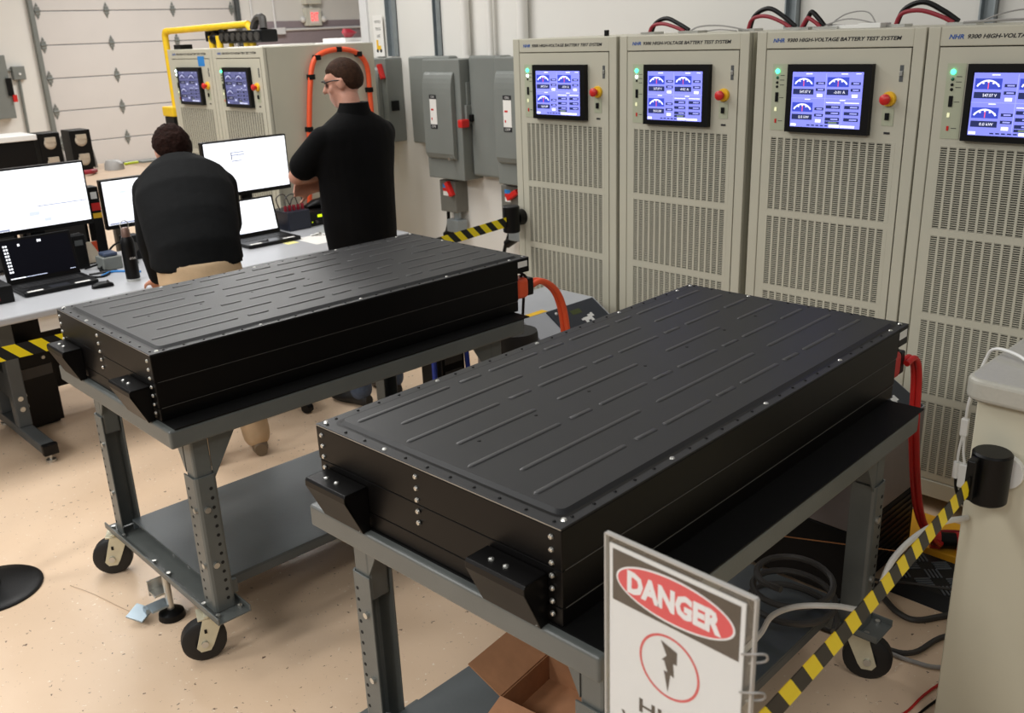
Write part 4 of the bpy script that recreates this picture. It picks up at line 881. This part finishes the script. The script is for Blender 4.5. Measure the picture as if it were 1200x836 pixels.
MB().box((.07, .045, .058), (.0715, .085, .076)).build('digit_window', MATS['led_lime'], ps); MB().box((.07, .10, .058), (.0715, .135, .076)).build('digit_window', MATS['led_lime'], ps)
for y in (.03, .16): MB().cyl((.07, y, .03), (.085, y, .03), .011, 10).build('knob', DARKCABLE, ps)
MB().ball((.071, .0, .03), .004, 8).build('indicator', MATS['led_lime'], ps)
p2 = E('breakout_box', 'dark breakout box with red terminals and looped leads', 'breakout box', (-5.60, 3.30, BZ))
MB().box((-.14, -.09, 0), (.08, .08, .13)).build('case', mat('blue_black', (26, 32, 48), .35, var=.05), p2, bevel=.006)
for k in range(5): MB().cyl((.02, -.07+.033*k, .13), (.02, -.07+.033*k, .165), .012, 8).build('terminal', REDD, p2)
MB().tube([(.02, -.07, .16), (.02, -.06, .22), (.02, .0, .235), (.02, .03, .16)], .004, 6).tube([(.0, -.02, .16), (.01, .0, .21), (.01, .06, .22), (.01, .075, .15)], .004, 6).tube([(0, -.1, .14), (0, -.12, .22), (0, -.06, .24), (0, -.02, .16)], .004, 6).build('leads', DARKCABLE, p2, smooth=True)
hs = E('black_headset', 'black headset lying on the power supply', 'headset', (-5.62, 3.52, BZ+.10))
MB().loft([((-.08, -.06, .012), .03, .012, (1, 0, 0), (0, 0, 1)), ((-.06, 0, .03), .05, .03, (1, 0, 0), (0, 0, 1)), ((-.06, .08, .035), .05, .035, (1, 0, 0), (0, 0, 1)), ((-.06, .14, .02), .03, .02, (1, 0, 0), (0, 0, 1))], 14).build('pad', BLACKPLASTIC, hs, smooth=True)
tag(MB().box((-5.29, 3.10, BZ), (-5.02, 3.36, BZ+.001)).build('paper_sheet', PAPER), 'white paper sheet on bench beside the standing man', 'paper')
tag(MB().box((-5.24, 2.985, BZ), (-5.17, 3.065, BZ+.001)).build('sticky_note', mat('sticky_yellow', (235, 228, 150), .6, var=.02)), 'pale yellow sticky note beside the bright laptop', 'note')
tag(MB().box((-5.78, 3.615, BZ), (-5.60, 3.69, BZ+.09)).build('white_box', WHITEP, bevel=.006), 'white box behind the power supply next to man', 'box')
for k, (x, y) in enumerate(((-5.24, 3.29), (-5.28, 3.22))):
    tag(MB().cyl((x, y, BZ), (x+.03, y+.05, BZ+.012), .010, 8).ball((x+.03, y+.05, BZ+.012), .012, 8).build('loose_connector', ZINC), ['silver connector lying in front of the power supply', 'silver connector lying in front of breakout box'][k], 'connector')

for k, (y0, y1, h_, lab) in enumerate(((1.12, 1.62, .24, 'low black instrument behind the left monitor'), (1.65, 2.02, .28, 'taller black instrument behind left monitor right edge'))):
    t = E('bench_instrument', lab, 'instrument', (-5.83, (y0+y1)/2, BZ), 0, 'black instruments along the bench back'); hw_ = (y1-y0)/2
    MB().box((-.075, -hw_, .01), (0, hw_, h_)).build('case', BLACKPLASTIC, t, bevel=.006)
    MB().box((0, -hw_+.02, .03), (.004, hw_-.02, h_-.03)).build('front_panel', DARKCABLE, t)
    for q in range(4): MB().cyl((.004, -hw_+.06+q*.07, .07), (.018, -hw_+.06+q*.07, .07), .012, 10).build('knob', BLACKPLASTIC, t)
    for q in (-hw_+.04, hw_-.04): MB().cyl((-.04, q, 0), (-.04, q, .012), .015, 8).build('foot', RUBBER, t)
for k, (y_, lab) in enumerate(((1.42, 'black computer tower on floor under bench beside its leg'), (.78, 'black computer tower under the left end of bench'))):
    t = E('computer_tower', lab, 'computer', (-5.30, y_, 0), .1)
    MB().box((-.46, -.10, .02), (0, .10, .44)).build('case', BLACKPLASTIC, t, bevel=.006)
    MB().box((0, -.085, .30), (.006, .085, .36)).build('drive_bay', DARKCABLE, t); MB().cyl((0, .05, .40), (.006, .05, .40), .01, 10).build('power_button', ZINC, t)
    for q in (-.40, -.06): MB().box((q-.02, -.09, 0), (q+.02, .09, .02)).build('foot', RUBBER, t)

# second bench behind
b2 = E('rear_bench', 'brown-topped bench behind the monitors', 'table', (-7.0, .6, 0))
MB().box((-1.75, 0, .96), (0, 2.76, 1.0)).build('tabletop', BROWN, b2, bevel=.006)
for x in (-.1, -1.65):
    for y in (.15, 2.65): MB().box((x-.03, y-.03, 0), (x+.03, y+.03, .96)).build('leg', GREYDARK, b2)
def dual_supply(label, y):
    t = E('connector_unit', label, 'unit', (-8.3, y, 1.0))
    MB().box((-.2, -.085, .03), (0, .085, .345)).build('case', BLACKPLASTIC, t, bevel=.006)
    for z in (.10, .26): MB().lathe([(0, .02), (.03, .02), (.045, .012), (.05, 0)], (0, 0, z), 14, 0, 'x').box((.0, -.04, z+.01), (.024, .04, z+.05)).build('connector', mat('pale_metal', (190, 178, 160), .4, metal=.2, var=.08), t)
    MB().box((-.18, -.07, 0), (-.02, .07, .03)).build('foot', BLACKPLASTIC, t)
    MB().tube([(-.12, .088, .28), (-.10, .10, .20), (-.08, .11, .08), (-.08, .115, .015)], .016, 8).build('cable_bundle', GREYCABLE, t, smooth=True)
dual_supply('black unit with two pale connectors, next to white-topped case', 2.70); dual_supply('black unit with two pale connectors, nearer the garage door', 2.95)
cs = E('equipment_case', 'long black case with white top on the rear bench', 'case', (-8.3, 1.6, 1.0))
MB().box((-.3, -.6, 0), (0, .98, .30)).build('shell', BLACKPLASTIC, cs, bevel=.006); MB().box((-.35, -.62, .30), (.02, 1.0, .345)).build('cover', WHITEP, cs, bevel=.006)
tag(MB().tube([(-8.15, 2.55, 1.02), (-8.1, 2.65, 1.05), (-8.12, 2.75, 1.02), (-8.0, 2.85, 1.03), (-8.1, 2.95, 1.02)], .02, 8).build('dark_red_wires', REDD, smooth=True), 'dark red wires in front of black connector units', 'wire')
tag(MB().loft([((-8.2, 3.15, 1.0), .09, .08, (1, 0, 0), (0, 1, 0)), ((-8.2, 3.15, 1.05), .085, .075, (1, 0, 0), (0, 1, 0)), ((-8.2, 3.14, 1.08), .05, .05, (1, 0, 0), (0, 1, 0))], 12).build('grey_component', GREYCABLE, smooth=True), 'grey lumpy component at right end of rear bench clutter', 'component')
tag(MB().cyl((-8.4, 3.32, 1.012), (-8.42, 3.45, 1.012), .012, 8).build('green_marker', mat('marker_green', (190, 205, 40), .4, var=.02)), 'yellow-green marker lying on the rear bench', 'marker')
tag(MB().box((-8.5, 3.48, 1.0), (-8.4, 3.75, 1.015)).build('grey_ruler', GREYBOX), 'grey flat tool beside the green marker', 'tool')
mt = E('red_module', 'red and yellow module between left and middle monitors', 'module', (-5.74, 2.055, BZ))
MB().box((-.10, -.03, 0), (0, .03, .44)).build('case', BLACKPLASTIC, mt, bevel=.005); MB().box((0, -.025, .30), (.004, .025, .345)).build('red_strip', REDP, mt); MB().box((0, -.025, .255), (.004, .025, .285)).build('yellow_strip', YELLOWP, mt); MB().box((0, -.02, .37), (.004, .015, .41)).build('pale_strip', WHITEP, mt)

# ------------------------------------------------------------------ office chair between the people
oc_ = E('office_chair', 'black office chair beside the bending person', 'chair', (-4.60, 2.46, 0), -.4)
for k in range(5):
    a = 2*math.pi*k/5+.3; c, s = math.cos(a), math.sin(a)
    MB().prism([(0, .12), (.26, .075), (.26, .06), (0, .075)], 'x', -.02, .02).build('base_arm', BLACKPLASTIC, oc_, bevel=.004).rotation_euler = (0, 0, a)
    MB().cyl((-s*.25-c*.02, c*.25-s*.02, .03), (-s*.25+c*.02, c*.25+s*.02, .03), .03, 14).build('castor', BLACKPLASTIC, oc_)
MB().cyl((0, 0, .10), (0, 0, .44), .025, 12).build('gas_lift', BLACKPLASTIC, oc_)
MB().prism(rrect(-.24, -.23, .24, .23, .07), 'z', .44, .52).build('seat', BLACKPLASTIC, oc_, bevel=.02, seg=3)
MB().prism([(x, z+.58) for x, z in rrect(-.20, 0, .20, .25, .08)], 'y', -.28, -.22).build('backrest', BLACKPLASTIC, oc_, bevel=.015, seg=3)
MB().box((-.03, -.27, .45), (.03, -.24, .66)).build('back_stem', BLACKPLASTIC, oc_)

# ------------------------------------------------------------------ people
def hand(mb, wrist, direction, up, curl=.5, r=.0085, flip=1):
    """palm and five fingers; direction = pointing of the fingers, up = back of hand"""
    W = Vector(wrist); D = Vector(direction).normalized(); Uv = Vector(up); Uv = (Uv-D*Uv.dot(D)).normalized(); Sd = D.cross(Uv)*flip
    for k, s in enumerate((-.033, -.011, .011, .033)):
        mb.cap(W+D*.01+Sd*s*.7, W+D*.085+Sd*s, .014, .012, 10)
    for k, (s, L_) in enumerate(((-.035, .072), (-.012, .082), (.012, .076), (.034, .060))):
        p = W+D*.088+Sd*s; d1 = (D-Uv*curl*.4).normalized(); d2 = (D-Uv*curl*1.2).normalized(); d3 = (D*.5-Uv*curl*1.8).normalized()
        q = p+d1*L_*.45; q2 = q+d2*L_*.32; q3 = q2+d3*L_*.25
        mb.cap(p, q, r+.001, r, 8); mb.cap(q, q2, r, r-.0005, 8); mb.cap(q2, q3, r-.0005, r-.002, 8)
    p = W+D*.03-Sd*.035; q = p+(D*.7-Sd*.8).normalized()*.042; q2 = q+(D-Sd*.3-Uv*.3).normalized()*.034
    mb.cap(p, q, .013, .010, 8); mb.cap(q, q2, .010, .008, 8)
def head(mb, c, R):
    """c = skull centre, R = 3x3 orientation; local +y forward, +z up"""
    T = lambda x, y, z: Vector(c) + R @ Vector((x, y, z))
    mb.ball(T(0, -.012, .025), (.076, .096, .095), 20, 0, R)
    mb.ball(T(0, .02, -.045), (.062, .072, .075), 18, 0, R)
    mb.ball(T(0, .055, -.095), (.032, .030, .026), 12, 0, R)          # chin
    mb.cap(T(0, .088, .018), T(0, .112, -.022), .009, .014, 10)         # nose
    mb.ball(T(0, .075, .040), (.052, .018, .014), 12, 0, R)            # brow
    mb.ball(T(0, .086, -.062), (.024, .010, .008), 10, 0, R); mb.ball(T(0, .084, -.074), (.020, .010, .007), 10, 0, R)   # lips
    for s in (-1, 1):
        mb.ball(T(s*.030, .076, .016), (.013, .012, .009), 10, 0, R)   # eyes
        mb.ball(T(s*.046, .060, -.020), (.022, .020, .020), 10, 0, R)   # cheeks
        mb.ball(T(s*.080, -.008, -.005), (.010, .022, .032), 12, 0, R)  # ears
        mb.ball(T(s*.085, -.016, .012), (.007, .016, .016), 10, 0, R)
def hair_mesh(c, R, lift, front, nape, amp, m, parent, seed=0):
    rnd = random.Random(seed); n, k = 48, 30; vs_ = []
    for j in range(k):
        ph = math.pi*j/(k-1)
        for i in range(n):
            t_ = 2*math.pi*i/n; d = Vector((math.sin(ph)*math.cos(t_), math.sin(ph)*math.sin(t_), math.cos(ph)))
            # hair covers the crown and back; hairline falls from the brow to the nape
            if d.y > .45: lim = front
            elif d.y > -.05: lim = front + (-.12-front)*(.45-d.y)/.5
            else: lim = -.12 + (nape+.12)*min(1, (-.05-d.y)/.35)
            e = 1/(1+math.exp(-(d.z-lim)*28)); s = .93 + e*(lift + rnd.uniform(-amp, amp))
            vs_.append(Vector(c) + R @ Vector((d.x*.078*s, -.012+d.y*.098*s, .022+d.z*.098*s)))
    fs = [(j*n+i, (j+1)*n+i, (j+1)*n+(i+1) % n, j*n+(i+1) % n) for j in range(k-1) for i in range(n)]
    mb = MB(); mb._add(vs_, fs, 0)
    return mb.build('hair', m, parent, smooth=True)
X_, Y_, Z_ = (1, 0, 0), (0, 1, 0), (0, 0, 1)
def shoe(mb, x, y, ang, L_=.28):
    R = Matrix.Rotation(ang, 3, 'Z'); o = Vector((x, y, 0)); g = lambda a, b, c: o + R @ Vector((a, b, c))
    mb.loft([(g(0, -.085, .035), .030, .034, R @ Vector(X_), Z_), (g(0, -.06, .045), .040, .045, R @ Vector(X_), Z_), (g(0, 0, .05), .040, .05, R @ Vector(X_), Z_), (g(0, .08, .036), .046, .036, R @ Vector(X_), Z_), (g(0, .15, .028), .044, .028, R @ Vector(X_), Z_), (g(0, .19, .018), .026, .018, R @ Vector(X_), Z_)], 16)
# --- standing man, arms folded (local +y = facing direction)
def standing_man():
    root = (-4.22, 2.90, 0); rz = math.pi/2+.05
    hc = Vector((0, .05, 1.775)); HR = Euler((-.22, 0, .62)).to_matrix()
    def torso(mb, g=0., z0=.88):
        mb.loft([((0, .0, z0), .185+g, .150+g, X_, Y_), ((0, .01, 1.02), .200+g, .168+g, X_, Y_), ((0, .012, 1.16), .205+g, .168+g, X_, Y_), ((0, .005, 1.30), .212+g, .155+g, X_, Y_), ((0, -.005, 1.42), .230+g, .140+g, X_, Y_), ((0, -.015, 1.51), .235+g, .120+g, X_, Y_), ((0, -.017, 1.555), .205+g, .108+g, X_, Y_), ((0, -.018, 1.59), .160+g*.7, .095+g*.6, X_, Y_), ((0, -.015, 1.635), .085+g*.3, .075+g*.3, X_, Y_), ((0, -.01, 1.66), .062, .060, X_, Y_)], 24)
    LS, LE, LW = Vector((-.20, -.01, 1.525)), Vector((-.275, .16, 1.315)), Vector((-.02, .275, 1.285))
    RS, RE, RW = Vector((.20, -.01, 1.525)), Vector((.275, .175, 1.285)), Vector((-.13, .25, 1.225))
    b = MB(); torso(b, -.012)
    b.cap((0, -.012, 1.56), hc+Vector((0, -.03, -.07)), .062, .058)
    head(b, hc, HR)
    for S_, E_, W_ in ((LS, LE, LW), (RS, RE, RW)):
        b.cap(S_*.88+E_*.12+Vector((0, 0, -.03)), E_, .048, .046); b.cap(E_, W_, .044, .031)
    hand(b, LW, (.9, -.1, .15), (0, 1, .1), .5); hand(b, RW, (-.9, -.15, .1), (0, 1, .1), .45, flip=-1)
    for s in (-1, 1):
        b.cap((s*.095, 0, .90), (s*.11, .01, .50), .085, .058); b.cap((s*.11, .01, .50), (s*.115, -.01, .09), .056, .04)
    body = remesh(b, 'person', SKIN, None, .009, 4); body.location = root; body.rotation_euler = (0, 0, rz)
    tag(body, 'standing person in black short-sleeved shirt and safety glasses, arms folded', 'person')
    s_ = MB(); torso(s_, .010, .84)
    for S_, E_ in ((LS, LE), (RS, RE)):
        m_ = S_.lerp(E_, .74); s_.cap(S_+Vector((0, .01, -.02)), m_, .070, .078)
    sh = remesh(s_, 'shirt', BLACKCLOTH, body, .011, 5)
    MB().loft([((0, -.014, 1.61), .102, .092, X_, Y_), ((0, -.022, 1.65), .084, .078, X_, Y_), ((0, -.026, 1.678), .077, .072, X_, Y_)], 22).build('collar', BLACKCLOTH, sh, smooth=True)
    t_ = MB(); t_.loft([((0, 0, .80), .18, .145, X_, Y_), ((0, 0, .93), .182, .146, X_, Y_)], 20)
    for s in (-1, 1):
        t_.cap((s*.09, 0, .84), (s*.11, .015, .50), .105, .078); t_.cap((s*.11, .015, .50), (s*.118, -.01, .10), .076, .066)
    remesh(t_, 'trousers', DENIM, body, .013, 5)
    for s in (-1, 1):
        f = MB(); shoe(f, s*.12, .02, -s*.15); f.build('shoe', RUBBER, body, smooth=True)
    hair_mesh(hc, HR, .13, .45, -.66, .012, HAIRB, body, 3)
    g = MB(); T = lambda x, y, z: hc + HR @ Vector((x, y, z))
    for s in (-1, 1): g.tube([T(s*.066, .078, .020), T(s*.082, .03, .022), T(s*.086, -.022, .012)], .0034, 6, 0, 3)
    g.tube([T(-.066, .080, .030), T(-.03, .102, .032), T(0, .106, .030), T(.03, .102, .032), T(.066, .080, .030)], .0032, 6, 0, 4)
    gl = g.build('safety_glasses', BLACKPLASTIC, body, smooth=True)
    l = MB(); n = 14
    for s in (-1, 1):
        pts = [T(s*(.036+.030*math.cos(2*math.pi*i/n)), .097-.022*abs(.5+.5*math.cos(2*math.pi*i/n)), .012+.018*math.sin(2*math.pi*i/n)) for i in range(n)]
        l._add(pts + [p + HR @ Vector((0, -.002, 0)) for p in pts], [tuple(range(n)), tuple(range(2*n-1, n-1, -1))] + [(i, (i+1) % n, n+(i+1) % n, n+i) for i in range(n)], 0)
    l.build('lens', mat('lens_tint', (70, 80, 95), .1, var=.05, spec=.8), gl, smooth=True)
    return body
standing_man()
# --- person bending over the bench
def bending():
    root = (-4.17, 1.955, 0); rz = math.radians(74)
    hc = Vector((-.01, .45, 1.485)); HR = Euler((-.45, 0, .15)).to_matrix()
    sp = [Vector((-.045, -.06, .92)), Vector((-.04, -.02, 1.06)), Vector((-.03, .08, 1.19)), Vector((-.02, .19, 1.30)), Vector((-.005, .29, 1.375)), Vector((-.01, .36, 1.42))]
    def rings(g):
        wd = [(.190, .14), (.200, .14), (.212, .14), (.222, .135), (.200, .115), (.12, .09)]; out = []
        for i, p in enumerate(sp):
            d = (sp[min(i+1, 5)]-sp[max(i-1, 0)]).normalized(); Yv = Vector(X_).cross(d).normalized() * -1
            out.append((p, wd[i][0]+g, wd[i][1]+g, X_, Yv))
        return out
    LS, LE, LW = Vector((-.178, .27, 1.335)), Vector((-.205, .31, 1.09)), Vector((-.175, .45, .865))
    RS, RE, RW = Vector((.175, .26, 1.325)), Vector((.22, .42, 1.10)), Vector((.16, .60, .89))
    b = MB(); b.loft(rings(-.012), 22); b.cap(sp[5]-Vector((0, .03, .03)), hc+HR @ Vector((0, -.02, -.07)), .062, .058); head(b, hc, HR)
    for S_, E_, W_ in ((LS, LE, LW), (RS, RE, RW)): b.cap(S_, E_, .054, .044); b.cap(E_, W_, .043, .031)
    hand(b, LW, (.1, .75, -.55), (0, .6, .8), .35); hand(b, RW, (-.1, .75, -.55), (0, .6, .8), .35, flip=-1)
    legs = ((-.125, .02, .52), (-.135, -.05, .09), (.085, .02, .52), (.115, -.05, .09))
    for k, s in ((0, -1), (2, 1)):
        b.cap((s*.09-.035, -.05, .90), legs[k], .085, .058); b.cap(legs[k], legs[k+1], .056, .04)
    body = remesh(b, 'person', SKIN, None, .009, 4); body.location = root; body.rotation_euler = (0, 0, rz)
    tag(body, 'person with dark curly hair and khaki trousers bending over the workbench', 'person')
    s_ = MB(); rr = rings(.014); rr[0] = (Vector((-.045, -.045, 1.02)), .215, .158, X_, Vector((0, 1, .15))); rr[1] = (Vector((-.04, -.015, 1.08)), .212, .152, X_, rr[1][4]); s_.loft(rr, 24)
    for S_, E_, W_ in ((LS, LE, LW), (RS, RE, RW)): s_.cap(S_, E_, .074, .060); s_.cap(E_, W_-(W_-E_).normalized()*.01, .060, .046)
    sh = remesh(s_, 'sweater', FLEECE, body, .011, 5)
    d = (sp[5]-sp[4]).normalized(); Yv = Vector(X_).cross(d).normalized()
    MB().loft([(sp[5]-d*.03, .095, .085, X_, Yv), (sp[5]+d*.02, .078, .074, X_, Yv), (sp[5]+d*.05, .072, .068, X_, Yv)], 20).build('collar', FLEECE, sh, smooth=True)
    t_ = MB(); t_.loft([((-.035, -.075, .82), .19, .155, X_, Y_), ((-.04, -.07, .95), .197, .155, X_, Y_), ((-.045, -.05, 1.05), .190, .140, X_, Y_)], 20)
    for k, s in ((0, -1), (2, 1)):
        t_.cap((s*.095-.035, -.065, .84), legs[k], .112, .085); t_.cap(legs[k], (legs[k+1][0], legs[k+1][1], .10), .084, .070)
    remesh(t_, 'trousers', KHAKI, body, .013, 5)
    for s in (-1, 1):
        f = MB(); shoe(f, s*.125, -.03, -s*.12); f.build('shoe', mat('tan_shoe', (120, 104, 84), .6, var=.1), body, smooth=True)
    hair_mesh(hc, HR, .27, .30, -.80, .05, HAIRD, body, 5)
    return body
bending()

# ------------------------------------------------------------------ floor clutter at the right
cp = E('cable_protector', 'black tread plate cable ramp with yellow lid on floor', 'cable ramp', (-1.20, 3.0, 0))
MB().prism([(.0, 0), (.30, 0), (.30, .03), (.06, .03)], 'x', -.05, .38).build('ramp', RUBBER, cp, bevel=.003)
br = MB()
for i in range(5):
    for j in range(3):
        for k in range(4):
            cx_, cy_ = .0+i*.085, .10+j*.075; a = .8 if (i+j) % 2 else -.8
            br.box((cx_-.028, cy_-.003+(k-1.5)*.014, .03), (cx_+.028, cy_+.003+(k-1.5)*.014, .034), 0, Matrix.Rotation(a, 3, 'Z'), (cx_, cy_, .03))
br.build('tread_bars', mat('tread_grey', (105, 110, 115), .35, var=.05), cp)['kind'] = 'stuff'
MB().box((-.20, .335, .0), (.38, .60, .036)).build('lid', mat('ramp_yellow', (240, 175, 40), .5, var=.04), cp, bevel=.004)
pg = E('power_plug', 'red and black industrial plug lying on yellow ramp lid', 'plug', (-1.12, 3.38, .075), .5)
MB().cyl((-.06, 0, 0), (.05, .01, 0), .032, 14).build('grip', BLACKPLASTIC, pg, smooth=True); MB().cyl((-.09, 0, 0), (-.055, 0, 0), .036, 14).cyl((.0, .005, 0), (.02, .007, 0), .035, 14).build('collar', REDP, pg, smooth=True)
MB().cyl((.05, .01, 0), (.12, .03, 0), .022, 12).tube([(.11, .03, 0), (.2, .06, 0), (.3, .02, -.02), (.45, -.05, -.03)], .016, 8).build('flex', GREYCABLE, pg, smooth=True)
FC = [([(-1.25, 2.99, .01), (-1.193, 2.939, .01), (-1.114, 2.884, .01), (-1.045, 2.886, .01), (-.968, 3.0, .01), (-.80, 3.2, .01)], .011, DARKCABLE, 'dark cable curving on floor in front of the tread plate'),
      ([(-1.30, 2.62, .01), (-1.074, 2.657, .01), (-.979, 2.702, .01), (-.932, 2.873, .01), (-.75, 3.1, .01)], .009, DARKCABLE, 'dark cable on floor beside the rear caster of nearer cart'),
      ([(-1.056, 2.649, .008), (-.96, 2.66, .008), (-.873, 2.70, .008), (-.70, 2.9, .008)], .007, GREYCABLE, 'grey-brown cable running to counter from rear caster'),
      ([(-.92, 2.25, .006), (-.875, 2.407, .006), (-.866, 2.537, .006), (-.83, 2.75, .006)], .004, REDC, 'thin red wire on floor beside the counter'),
      ([(-.90, 2.22, .005), (-.85, 2.40, .005), (-.835, 2.50, .005), (-.80, 2.72, .005)], .004, BLACKPLASTIC, 'thin black wire on floor beside the counter'),
      ([(-1.26, 3.42, .045), (-1.15, 3.52, .045), (-1.0, 3.60, .012), (-.85, 3.66, .012)], .008, REDD, 'dark red cable on floor before nearest cabinet'),
      ([(-1.25, 2.97, .045), (-1.12, 3.02, .06), (-1.0, 3.08, .06), (-.9, 3.2, .05)], .005, DARKCABLE, 'thin brown cable over the tread plate'),
      ([(-3.53, .90, .003), (-3.40, .94, .003), (-3.24, .975, .003), (-3.14, 1.0, .003)], .0012, BROWN, 'thin string on floor leading to cart floor lock')]
for pts, r, m, lab in FC: tag(MB().tube(pts, r, 8).build('floor_cable', m, smooth=True), lab, 'cable')
tag(MB().tube([(-1.20, 1.95, .272), (-1.144, 2.0, .37), (-1.109, 2.0, .45), (-1.035, 2.0, .515), (-.94, 2.02, .55), (-.871, 2.03, .57), (-.852, 2.07, .62), (-.848, 2.12, .68), (-.83, 2.2, .72), (-.80, 2.28, .74), (-.772, 2.392, .72)], .008, 8).build('hanging_cable', mat('pale_cable', (200, 198, 192), .5, var=.03), smooth=True), 'pale cable hanging from cart shelf to the counter behind hazard belt', 'cable')
yc = E('white_splitter_cable', 'white cable with splitter hanging over the counter edge', 'cable', (0, 0, 0))
MB().tube([(-.62, 2.46, 1.13), (-.70, 2.52, 1.132), (-.76, 2.56, 1.142), (-.82, 2.58, 1.14), (-.848, 2.60, 1.10), (-.880, 2.615, .97), (-.886, 2.62, .90)], .0045, 8).tube([(-.888, 2.62, .86), (-.893, 2.62, .80), (-.893, 2.62, .76)], .004, 6).tube([(-.884, 2.62, .86), (-.880, 2.62, .80), (-.872, 2.62, .765)], .004, 6).build('cable', WHITEP, yc, smooth=True)
MB().box((-.897, 2.612, .85), (-.875, 2.628, .905)).build('splitter', WHITEP, yc, bevel=.004)
MB().cyl((-.893, 2.62, .765), (-.893, 2.62, .715), .010, 10).build('connector', WHITEP, yc); MB().box((-.885, 2.61, .69), (-.858, 2.63, .765)).build('connector', WHITEP, yc, bevel=.004)
tag(MB().tube([(-.893, 2.62, .72), (-.885, 2.63, .66), (-.85, 2.64, .62), (-.80, 2.68, .62)], .005, 8).build('black_pigtail', BLACKPLASTIC, smooth=True), 'black lead below the white splitter cable', 'cable')
# cardboard box on the lower shelf of the nearer cart
cb = E('cardboard_box', 'open cardboard box on the lower shelf of nearer cart', 'box', (-1.40, 1.47, .2585), .15)
bx_ = MB(); w2, l2, h2 = .13, .11, .085
bx_.box((-w2, -l2, 0), (w2, l2, .004)).box((-w2, -l2, 0), (w2, -l2+.004, h2)).box((-w2, l2-.004, 0), (w2, l2, h2)).box((-w2, -l2, 0), (-w2+.004, l2, h2)).box((w2-.004, -l2, 0), (w2, l2, h2))
bx_.build('box', CARDB, cb)
for ax, sgn, ang in (('y', -1, 1.9), ('y', 1, .35), ('x', -1, 1.1), ('x', 1, 1.6)):
    f = MB(); 
    if ax == 'y':
        c, s = math.cos(ang), math.sin(ang); f._add([(-w2, sgn*l2, h2), (w2, sgn*l2, h2), (w2, sgn*(l2+s*.12), h2+c*.12), (-w2, sgn*(l2+s*.12), h2+c*.12), (-w2, sgn*l2, h2+.004), (w2, sgn*l2, h2+.004), (w2, sgn*(l2+s*.12), h2+c*.12+.004), (-w2, sgn*(l2+s*.12), h2+c*.12+.004)], [(0, 1, 2, 3), (4, 5, 6, 7), (0, 1, 5, 4), (1, 2, 6, 5), (2, 3, 7, 6), (3, 0, 4, 7)], 0)
    else:
        c, s = math.cos(ang), math.sin(ang); f._add([(sgn*w2, -l2, h2), (sgn*w2, l2, h2), (sgn*(w2+s*.12), l2, h2+c*.12), (sgn*(w2+s*.12), -l2, h2+c*.12), (sgn*w2, -l2, h2+.004), (sgn*w2, l2, h2+.004), (sgn*(w2+s*.12), l2, h2+c*.12+.004), (sgn*(w2+s*.12), -l2, h2+c*.12+.004)], [(0, 1, 2, 3), (4, 5, 6, 7), (0, 1, 5, 4), (1, 2, 6, 5), (2, 3, 7, 6), (3, 0, 4, 7)], 0)
    f.build('flap', CARDB, cb)
# cable coils on the nearer cart's shelf and behind it
tag(MB().tube([(-1.20+.14*math.cos(a*.7)*(1-.01*a), 2.28+.12*math.sin(a*.7), .275+.006*a) for a in range(26)], .010, 8, 0, 3).build('cable_coil', DARKCABLE, smooth=True), 'coil of dark cable on shelf of the nearer cart', 'cable coil')
tag(MB().tube([(-1.5, 2.2, .5), (-1.3, 2.5, .40), (-1.1, 2.8, .30)], .002, 6).build('copper_wire', mat('copper', (190, 130, 80), .4, metal=.5, var=.05), smooth=True), 'thin copper-coloured wire behind nearer cart leg', 'wire')
eb = E('equipment_stack', 'black equipment with blue straps behind cart near the standing man', 'equipment', (-3.72, 2.95, 0))
MB().box((-.10, -.02, 0), (.08, .14, .42)).build('case', BLACKPLASTIC, eb, bevel=.006)
for k in range(4): MB().box((.08, .0, .06+k*.09), (.084, .12, .11+k*.09)).build('module', DARKCABLE, eb, bevel=.002)
MB().tube([(.06, -.06, 0.02), (.04, -.04, .25), (.05, -.05, .44)], .014, 8).tube([(.09, .17, .02), (.08, .165, .2), (.07, .16, .44)], .014, 8).build('strap', BLUEW, eb, smooth=True)
